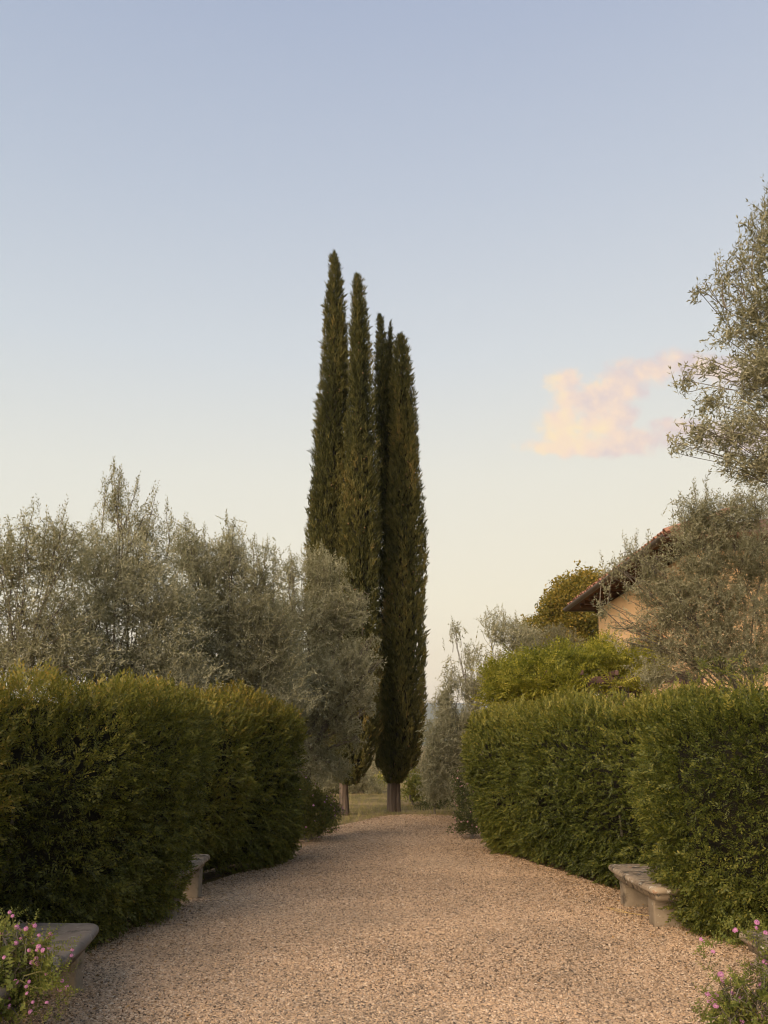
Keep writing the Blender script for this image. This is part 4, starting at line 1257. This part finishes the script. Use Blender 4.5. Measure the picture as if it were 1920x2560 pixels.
Y = 13.6
flowering_shrub('sprawling shrub with tiny pink flowers at the end of the left hedge', P(765, 1860, Y)[:2],
                LB(Y, [(770, 2030, 0.42, 0.5, 0.34, 2.4), (745, 1985, 0.36, 0.5, 0.34, 2.2), (808, 2015, 0.28, 0.4, 0.24, 2.2, 0.5), (835, 2030, 0.16, 0.3, 0.14, 2.0, 0.8), (762, 2078, 0.36, 0.4, 0.20, 2.6), (810, 2062, 0.25, 0.3, 0.14, 2.0, 0.4)]), 341, 60, M['flower'], 0.72)
Y = 14.0
flowering_shrub('thin shrub with faded pink flowers at the far end of the right hedge', P(1170, 1860, Y)[:2],
                LB(Y, [(1168, 2040, 0.22, 0.3, 0.24, 1.6), (1160, 1990, 0.18, 0.3, 0.25, 1.3), (1172, 2075, 0.28, 0.3, 0.16, 1.9), (1150, 1950, 0.13, 0.2, 0.16, 1.0)]), 351, 55, M['pale_flower'], 0.35)

# ------------------------------------------------------------------ stone benches
def offset_poly(pts, d):
    p = np.array(pts, float)
    e = np.roll(p, -1, 0) - p
    n = nrm(np.stack([-e[:, 1], e[:, 0]], -1))          # inward for CCW outline
    n0 = np.roll(n, 1, 0)
    b = nrm(n + n0)
    k = 1 / np.maximum((b * n).sum(1), 0.4)
    return p + b * (d * k)[:, None]


def slab_bm(outline, prof):
    """outline CCW (x,y); prof: list of (inset, z) from bottom to top"""
    bm = bmesh.new()
    rings = []
    for ins, z in prof:
        q = offset_poly(outline, ins)
        rings.append([bm.verts.new((x, y, z)) for x, y in q])
    for a, b in zip(rings[:-1], rings[1:]):
        for k in range(len(a)):
            k2 = (k + 1) % len(a)
            bm.faces.new((a[k], a[k2], b[k2], b[k]))
    bm.faces.new(rings[0][::-1]); bm.faces.new(rings[-1])
    return bm


def round_rect(x0, x1, y0, y1, r, n=4, bow=0.0):
    """CCW; bow swells the x0 side outwards"""
    pts = []
    for cx, cy, a0 in ((x1 - r, y0 + r, -90), (x1 - r, y1 - r, 0), (x0 + r, y1 - r, 90), (x0 + r, y0 + r, 180)):
        for k in range(n + 1):
            a = R(a0 + 90 * k / n)
            pts.append([cx + r * math.cos(a), cy + r * math.sin(a)])
    # subdivide long edges
    out = []
    for a, b in zip(pts, pts[1:] + pts[:1]):
        L_ = math.dist(a, b); m = max(int(L_ / 0.08), 1)
        for k in range(m):
            out.append([a[0] + (b[0] - a[0]) * k / m, a[1] + (b[1] - a[1]) * k / m])
    if bow:
        for p in out:
            t = (p[1] - y0) / (y1 - y0)
            w = (x1 - p[0]) / (x1 - x0)
            p[0] -= bow * math.sin(math.pi * min(max(t, 0), 1)) * w
    return out


def wear(bm, amp, freq, seed):
    n = Noise(freq, 12, seed); n2 = Noise(freq * 3.1, 12, seed + 1)
    co = np.array([v.co[:] for v in bm.verts])
    bm.normal_update()
    nn = np.array([v.normal[:] for v in bm.verts])
    co = co + nn * (amp * (n(co) + 0.5 * n2(co)))[:, None]
    for v, c in zip(bm.verts, co): v.co = c


def bench(label, outline, legs, H, seat_mat, leg_mat, seed, chunky=0.0):
    c = np.mean(outline, 0)
    O = Vector((c[0], c[1], 0))
    root = empty('stone_bench', label, 'bench', 'stone benches along the path', O)
    t = 0.115
    prof = [(0.055, H - t), (0.05, H - t + 0.03), (0.035, H - t + 0.052), (0.032, H - t + 0.058), (0.006, H - t + 0.062), (0.0, H - 0.042), (0.0, H - 0.028), (0.006, H - 0.012), (0.02, H - 0.002), (0.045, H), (0.12, H + 0.002)]
    bm = slab_bm(outline, prof)
    bmesh.ops.recalc_face_normals(bm, faces=bm.faces)
    wear(bm, 0.0028 + chunky, 14, seed)
    bmesh.ops.translate(bm, vec=-O, verts=bm.verts)
    s = bm_obj('seat', bm, seat_mat, root, smooth=True)
    for p in s.data.polygons:
        p.use_smooth = len(p.vertices) == 4
    for k, (x0, x1, y0, y1) in enumerate(legs):
        b = box_bm(x0, x1, y0, y1, -0.04, H - t + 0.004, 0.012, 2)
        # taper and split off a little capital
        for v in b.verts:
            f = (v.co.z + 0.04) / (H - t)
            cx, cy = (x0 + x1) / 2, (y0 + y1) / 2
            v.co.x = cx + (v.co.x - cx) * (1.0 + 0.03 * f)
        bmesh.ops.subdivide_edges(b, edges=[e for e in b.edges if e.calc_length() > 0.1], cuts=3, use_grid_fill=True)
        wear(b, 0.003, 12, seed + 5 + k)
        bmesh.ops.translate(b, vec=-O, verts=b.verts)
        lg = bm_obj('leg', b, leg_mat, root)
        cb = box_bm(x0 - 0.006, x1 + 0.006, y0 - 0.006, y1 + 0.006, H - t - 0.075, H - t - 0.004, 0.012, 2)
        bmesh.ops.translate(cb, vec=-O, verts=cb.verts)
        bm_obj('leg_cap', cb, leg_mat, lg)
    return root


bench('smooth grey stone bench with bowed front beside the pink flowers, bottom left', [(-x, y) for x, y in round_rect(1.85, 2.42, 3.9, 5.70, 0.09, 5, 0.10)][::-1],
      [(-2.36, -1.91, 5.44, 5.57), (-2.36, -1.91, 4.1, 4.24)], 0.395, M['stone_grey'], M['stone_leg'], 401)
bench('stone bench showing only one end between the two left hedges', [(-x, y) for x, y in round_rect(1.80, 2.26, 7.6, 8.95, 0.05, 4, 0.02)][::-1],
      [(-2.22, -1.86, 8.68, 8.84), (-2.22, -1.86, 7.75, 7.9)], 0.42, M['stone_warm'], M['stone_leg'], 411)
bench('weathered lichened stone bench on two slab legs under the right hedge', round_rect(2.20, 2.66, 7.12, 8.52, 0.06, 4, 0.02),
      [(2.29, 2.62, 8.24, 8.40), (2.29, 2.62, 7.36, 7.52)], 0.38, M['stone_warm'], M['stone_leg'], 421, 0.0012)
# the bench at the right edge stands on turned balusters
H4 = 0.39
br = bench('pale stone bench on a turned baluster leg, half out of frame at right', round_rect(2.22, 2.70, 3.9, 5.5, 0.05, 4, 0.0), [], H4, M['stone_warm'], M['stone_leg'], 431)
c4 = np.mean(round_rect(2.22, 2.70, 3.9, 5.5, 0.05, 4, 0.0), 0)
for (x, y) in ((2.36, 5.3), (2.46, 4.1)):
    pr = [(0.0, -0.03), (0.12, -0.03), (0.12, 0.03), (0.085, 0.05), (0.07, 0.08), (0.075, 0.13), (0.10, 0.18), (0.118, 0.215), (0.112, 0.24), (0.085, 0.255), (0.10, 0.262), (0.10, H4 - 0.114), (0.0, H4 - 0.114)]
    bm = bmesh.new(); rings = []
    for r_, z_ in pr:
        rings.append([bm.verts.new((x - c4[0] + r_ * math.cos(a), y - c4[1] + r_ * math.sin(a), z_)) for a in np.linspace(0, 2 * math.pi, 20, endpoint=False)])
    for a, b in zip(rings[:-1], rings[1:]):
        for k in range(20):
            bm.faces.new((a[k], a[(k + 1) % 20], b[(k + 1) % 20], b[k]))
    bmesh.ops.remove_doubles(bm, verts=bm.verts, dist=1e-5)
    bm_obj('leg', bm, M['stone_leg'], br, smooth=True)


# ------------------------------------------------------------------ lantana in the front corners
def flower_mesh():
    pr = []
    r_ = random.Random(3)
    for k in range(20):
        t = (k + 0.5) / 20
        ph = k * 2.4
        th = math.acos(1 - 1.05 * t)
        n = np.array((math.sin(th) * math.cos(ph), math.sin(th) * math.sin(ph), math.cos(th)))
        a = nrm(np.cross(n, np.array((0.3, 0.2, 0.9)))); b = np.cross(n, a)
        c = n * 0.0125 * np.array((1, 1, 0.75))
        for q in range(4):
            an = q * 1.571 + r_.uniform(-0.2, 0.2)
            pr.append(leaf_quad(c, a * math.cos(an) + b * math.sin(an) + n * 0.35, n, 0.0068, 0.0062, 0.6, 0.1))
    V = np.array(pr).reshape(-1, 3)
    Q = np.arange(len(V)).reshape(-1, 4)
    tint = np.repeat(np.clip(np.array([0.35 + 0.5 * ((k * 7) % 20) / 20 for k in range(20)]), 0, 1), 4)
    o = mesh_np('flower_head', V, Q, M['flower'], None, tint)
    me = o.data
    bpy.data.objects.remove(o)
    return me


FM = flower_mesh()


def lantana_protos(n=5):
    out = []
    for s in range(n):
        pr = []
        for k in range(7):
            t = k / 7
            for sg in (1, -1):
                a = (k % 2) * 1.57 + (0 if sg > 0 else math.pi) + random.uniform(-0.3, 0.3)
                d = np.array((math.cos(a), 0.65, math.sin(a)))
                sz = (1 - 0.55 * t) * random.uniform(0.8, 1.15)
                pr.append(leaf_quad(np.array((0, 0.02 + t * 0.14, 0)), d, np.array((-math.cos(a) * 0.5, 1.0, -math.sin(a) * 0.5)), 0.034 * sz, 0.021 * sz, 0.4, 0.1, -0.15))
        out.append(np.array(pr))
    return out


LAN = lantana_protos()


def lantana(label, base, lobes, flowers, dens, seed, sprays):
    """flowers: photo pixel + distance of each flower head; sprays: long arching stems"""
    root = lobe_tree('lantana_plant', label, 'flowering plant', base, 0.08, lobes, dens, LAN, M['lantana'], seed, 'lantanas in the front corners', (), 0.022, twig_off=0.12, sub=14, tint0=0.5, up=0.3, shell=2.6)
    b = np.array((base[0], base[1], 0))
    lines, tp, td = [], [], []
    for pts in sprays:
        w = np.array([P(*q) for q in pts])
        w, _ = smooth_line(w, 14)
        lines.append((w - b, np.linspace(0.0035, 0.0018, 14)))
        tang = nrm(np.gradient(w, axis=0))
        for k in range(2, 14):
            tp.append(w[k]); td.append(tang[k] + rng.normal(0, 0.5, 3) + np.array((0, 0, 0.3)))
    for (px, py, Yf, s) in flowers:
        c = P(px, py, Yf)
        o = link('flower_head', FM, root)
        o.location = Vector(c - b)
        o.scale = (s, s, s)
        o.rotation_euler = (random.uniform(0.3, 1.2), random.uniform(-0.5, 0.5), random.uniform(-0.8, 0.8))
        # stalk
        f = c + np.array((rng.normal(0, 0.03), rng.uniform(0.0, 0.06), -0.10))
        lines.append((curve_pts(f, c - np.array((0, 0, 0.002)), 4, 0.01) - b, np.full(4, 0.0014)))
        for q in range(2):
            tp.append(f); td.append(np.array((rng.normal(0, 0.5), rng.normal(0, 0.5), 0.7)))
    if tp:
        V, Q, tf = scatter(LAN, np.array(tp) - b, np.array(td), rng.uniform(0.45, 0.7, len(tp)), np.full(len(tp), 0.6), 0.12)
        mesh_np('spray_leaves', V, Q, M['lantana'], root, tf, kind='stuff')
    V, Q = tubes(lines, 5)
    mesh_np('stalks', V, Q, M['shrub_stem'], root, smooth=True, kind='stuff')
    return root


M['shrub_stem'] = rough_mat('green_stem', [(0.3, (0.07, 0.075, 0.025)), (0.7, (0.14, 0.12, 0.05))], 30)


def z2(x, y, s, ox, oy):      # pixel inside one of my zooms -> photo pixel
    return ox + x * s, oy + y * s


fl = []
sL = 360 / 1659
for x, y in [(112, 280), (145, 322), (15, 525), (195, 448), (235, 482), (388, 410), (402, 436), (582, 532), (558, 566), (448, 545), (300, 470), (366, 580), (378, 640), (184, 634), (97, 660), (445, 676), (430, 715), (495, 716), (562, 690), (335, 718),
             (400, 765), (415, 815), (250, 822), (307, 852), (366, 858), (270, 872), (834, 710), (824, 778), (558, 880), (540, 950), (535, 985), (458, 984), (215, 985), (278, 1013), (135, 1028), (184, 1080), (335, 1082), (303, 1135), (312, 1215), (55, 1255), (102, 1285), (718, 1070), (765, 1142), (690, 1168), (378, 1316), (108, 1365), (240, 575), (20, 735), (430, 870), (48, 800), (540, 1320), (350, 1425)]:
    px, py = z2(x, y, sL, 0, 2220)
    fl.append((px, py, 4.25 + rng.uniform(-0.12, 0.12), rng.uniform(0.5, 0.85)))
for _ in range(10):
    fl.append((rng.uniform(-140, 0), rng.uniform(2280, 2500), 4.25 + rng.uniform(-0.2, 0.2), rng.uniform(0.8, 1.1)))
Y = 4.3
lantana('pink-flowering lantana spilling over the gravel in front of the bowed bench, bottom left', P(-20, 2500, Y)[:2],
        LB(Y, [(-60, 2420, 0.22, 0.22, 0.20, 1.0), (20, 2400, 0.14, 0.18, 0.13, 1.0), (40, 2350, 0.09, 0.14, 0.06, 0.9), (70, 2380, 0.08, 0.14, 0.05, 0.5), (60, 2440, 0.12, 0.15, 0.09, 1.0), (30, 2490, 0.14, 0.18, 0.08, 1.0), (100, 2420, 0.07, 0.1, 0.03, 0.4), (-40, 2500, 0.25, 0.25, 0.12, 1.0)]), fl, 1500, 501,
        [[(20, 2420, 4.3), (60, 2370, 4.25), (120, 2366, 4.2), (178, 2378, 4.2)], [(0, 2380, 4.3), (5, 2320, 4.3), (22, 2290, 4.25), (40, 2295, 4.25)], [(60, 2440, 4.2), (110, 2430, 4.2), (150, 2460, 4.15), (164, 2470, 4.15)],
         [(50, 2450, 4.2), (90, 2470, 4.2), (125, 2462, 4.15), (130, 2445, 4.15)], [(50, 2400, 4.3), (100, 2395, 4.25), (120, 2415, 4.2)], [(30, 2380, 4.3), (70, 2340, 4.3), (84, 2312, 4.3)], [(60, 2400, 4.3), (105, 2365, 4.3), (122, 2340, 4.3)]])
fr = []
sR = 200 / 1475
for x, y in [(1270, 340), (1255, 440), (870, 485), (255, 660), (460, 880), (1430, 530), (1165, 1130), (1420, 1070), (1390, 1225), (605, 1300), (825, 1345), (655, 1420), (1350, 1495), (1405, 1495), (365, 1670), (520, 1680), (605, 1735), (810, 1640), (1070, 1660), (395, 1815), (515, 1880), (965, 1755), (1000, 1800), (1050, 1860), (1180, 1915), (1440, 1755), (990, 2165), (1385, 2070), (1350, 2180), (470, 1765)]:
    px, py = z2(x, y, sR, 1720, 2260)
    fr.append((px, py, 4.3 + rng.uniform(-0.1, 0.1), rng.uniform(0.62, 1.0)))
for _ in range(10):
    fr.append((rng.uniform(1930, 2060), rng.uniform(2400, 2600), 4.2 + rng.uniform(-0.2, 0.2), rng.uniform(0.8, 1.1)))
Y = 4.25
lantana('pink-flowering lantana trailing on the gravel below the baluster bench, bottom right', P(1960, 2560, Y)[:2],
        LB(Y, [(1990, 2470, 0.2, 0.22, 0.14, 1.0), (1905, 2480, 0.10, 0.15, 0.10, 1.0), (1860, 2500, 0.10, 0.14, 0.08, 0.75), (1890, 2540, 0.14, 0.18, 0.07, 0.9), (1815, 2490, 0.09, 0.12, 0.04, 0.45), (1840, 2550, 0.12, 0.15, 0.05, 0.4), (1800, 2540, 0.1, 0.12, 0.03, 0.3), (1930, 2375, 0.06, 0.06, 0.04, 0.3, 0.1)]), fr, 1300, 511,
        [[(1925, 2360, 4.35), (1860, 2345, 4.35), (1800, 2358, 4.3), (1760, 2362, 4.3)], [(1900, 2345, 4.35), (1850, 2330, 4.35), (1825, 2310, 4.35), (1822, 2305, 4.35)], [(1930, 2340, 4.35), (1905, 2320, 4.35), (1893, 2308, 4.35)],
         [(1890, 2500, 4.25), (1840, 2470, 4.25), (1800, 2455, 4.2)], [(1880, 2530, 4.2), (1820, 2510, 4.2), (1770, 2490, 4.2)], [(1880, 2520, 4.2), (1850, 2460, 4.25), (1832, 2445, 4.25)], [(1930, 2480, 4.3), (1900, 2430, 4.3), (1880, 2416, 4.3)], [(1860, 2540, 4.2), (1800, 2530, 4.2), (1765, 2545, 4.2)]])

# ------------------------------------------------------------------ grass, leaf litter, straw
def grass_field():
    n = 14000
    y = 16 + 18 * rng.uniform(size=n) ** 1.4
    x = rng.uniform(-0.42, 0.32, n) * y
    L_, R_ = path_edges(y)
    keep = (y > 18.3) | (x < L_ - 0.05) | (x > R_ + 0.05)
    x, y = x[keep], y[keep]; n = len(x)
    T = np.stack([x, y, np.zeros(n)], -1)
    D = np.stack([rng.normal(0, 0.45, n), rng.normal(0, 0.45, n), np.ones(n)], -1)
    pr = [np.array([blade(np.array((random.uniform(-1, 1) * 0.02, 0, random.uniform(-1, 1) * 0.02)), np.array((random.uniform(-0.5, 0.5), 1.0, random.uniform(-0.5, 0.5))), np.array((random.uniform(-1, 1), 0, random.uniform(-1, 1))), random.uniform(0.06, 0.13), 0.007, 0.3, 0) for _ in range(4)]) for _ in range(5)]
    nz = Noise(0.9, 8, 77)
    V, Q, tf = scatter(pr, T, D, rng.uniform(0.6, 1.3, n), 0.5 + 0.3 * nz(T) + rng.normal(0, 0.12, n), 0.1)
    o = mesh_np('grass', V, Q, M['grass'], None, tf, kind='stuff')
    tag(o, 'short dry grass around the cypress trunks beyond the gravel', 'grass')


grass_field()


def litter():
    n = 15000
    s = rng.uniform(size=n)
    y = np.where(s < 0.72, rng.uniform(3.5, 12.5, n), rng.uniform(12.5, 18.8, n))
    L_, R_ = path_edges(y)
    edge = rng.exponential(0.38, n) + rng.normal(0, 0.18, n)
    x = np.where(y < 12.5, np.where(rng.uniform(size=n) < 0.5, L_ - 0.05 + edge, R_ + 0.05 - edge), L_ + (R_ - L_) * rng.uniform(size=n))
    T = np.stack([x, y, np.full(n, 0.03) + rng.uniform(0, 0.012, n)], -1)
    D = np.stack([rng.normal(size=n), rng.normal(size=n), rng.normal(0, 0.25, n)], -1)
    pr = [np.array([leaf_quad(np.zeros(3), np.array((0, 1.0, 0)), np.array((0, 0, 1.0)), random.uniform(0.025, 0.045), random.uniform(0.007, 0.015), 0.45, 0.2, random.uniform(-0.1, 0.2))]) for _ in range(6)]
    V, Q, tf = scatter(pr, T, D, rng.uniform(0.7, 1.2, n), rng.uniform(0.1, 0.9, n), 0.1, roll=rng.normal(0, 0.4, n))
    o = mesh_np('leaf_litter', V, Q, M['litter'], None, tf, kind='stuff')
    tag(o, 'small brown fallen leaves strewn along the gravel', 'leaf litter')


litter()
w = np.array([G(1516, 2268, 0.03), G(1545, 2278, 0.035), G(1590, 2285, 0.04), G(1627, 2290, 0.035)])
w, _ = smooth_line(w, 12)
V, Q = tubes([(w, np.full(12, 0.0025)), (smooth_line(np.array([G(1520, 2270, 0.035), G(1550, 2274, 0.05), G(1575, 2284, 0.035)]), 8)[0], np.full(8, 0.002))], 5)
tag(mesh_np('straw_stalk', V, Q, M['straw'], None, smooth=True), 'dry yellow straw lying at the foot of the lichened bench', 'straw')
# ------------------------------------------------------------------ evening haze
bm = box_bm(-3050, 3050, -3050, 3050, -1.5, 165)
hz = bm_obj('haze', bm, bpy.data.materials.new('evening_haze'))
hz['kind'] = 'stuff'
hm = hz.data.materials[0]
hm.use_nodes = True
hn = hm.node_tree
hn.nodes.clear()
pv = hn.nodes.new('ShaderNodeVolumePrincipled')
pv.inputs['Color'].default_value = (0.86, 0.90, 1.0, 1)
pv.inputs['Density'].default_value = 0.0002
ho = hn.nodes.new('ShaderNodeOutputMaterial')
hn.links.new(pv.outputs[0], ho.inputs['Volume'])
SC.cycles.volume_bounces = 0
tris = sum(len(o.data.polygons) * 2 for o in bpy.data.objects if o.type == 'MESH' and o.data.users == 1)
print('TRIS about', tris, 'tiles', ntile)
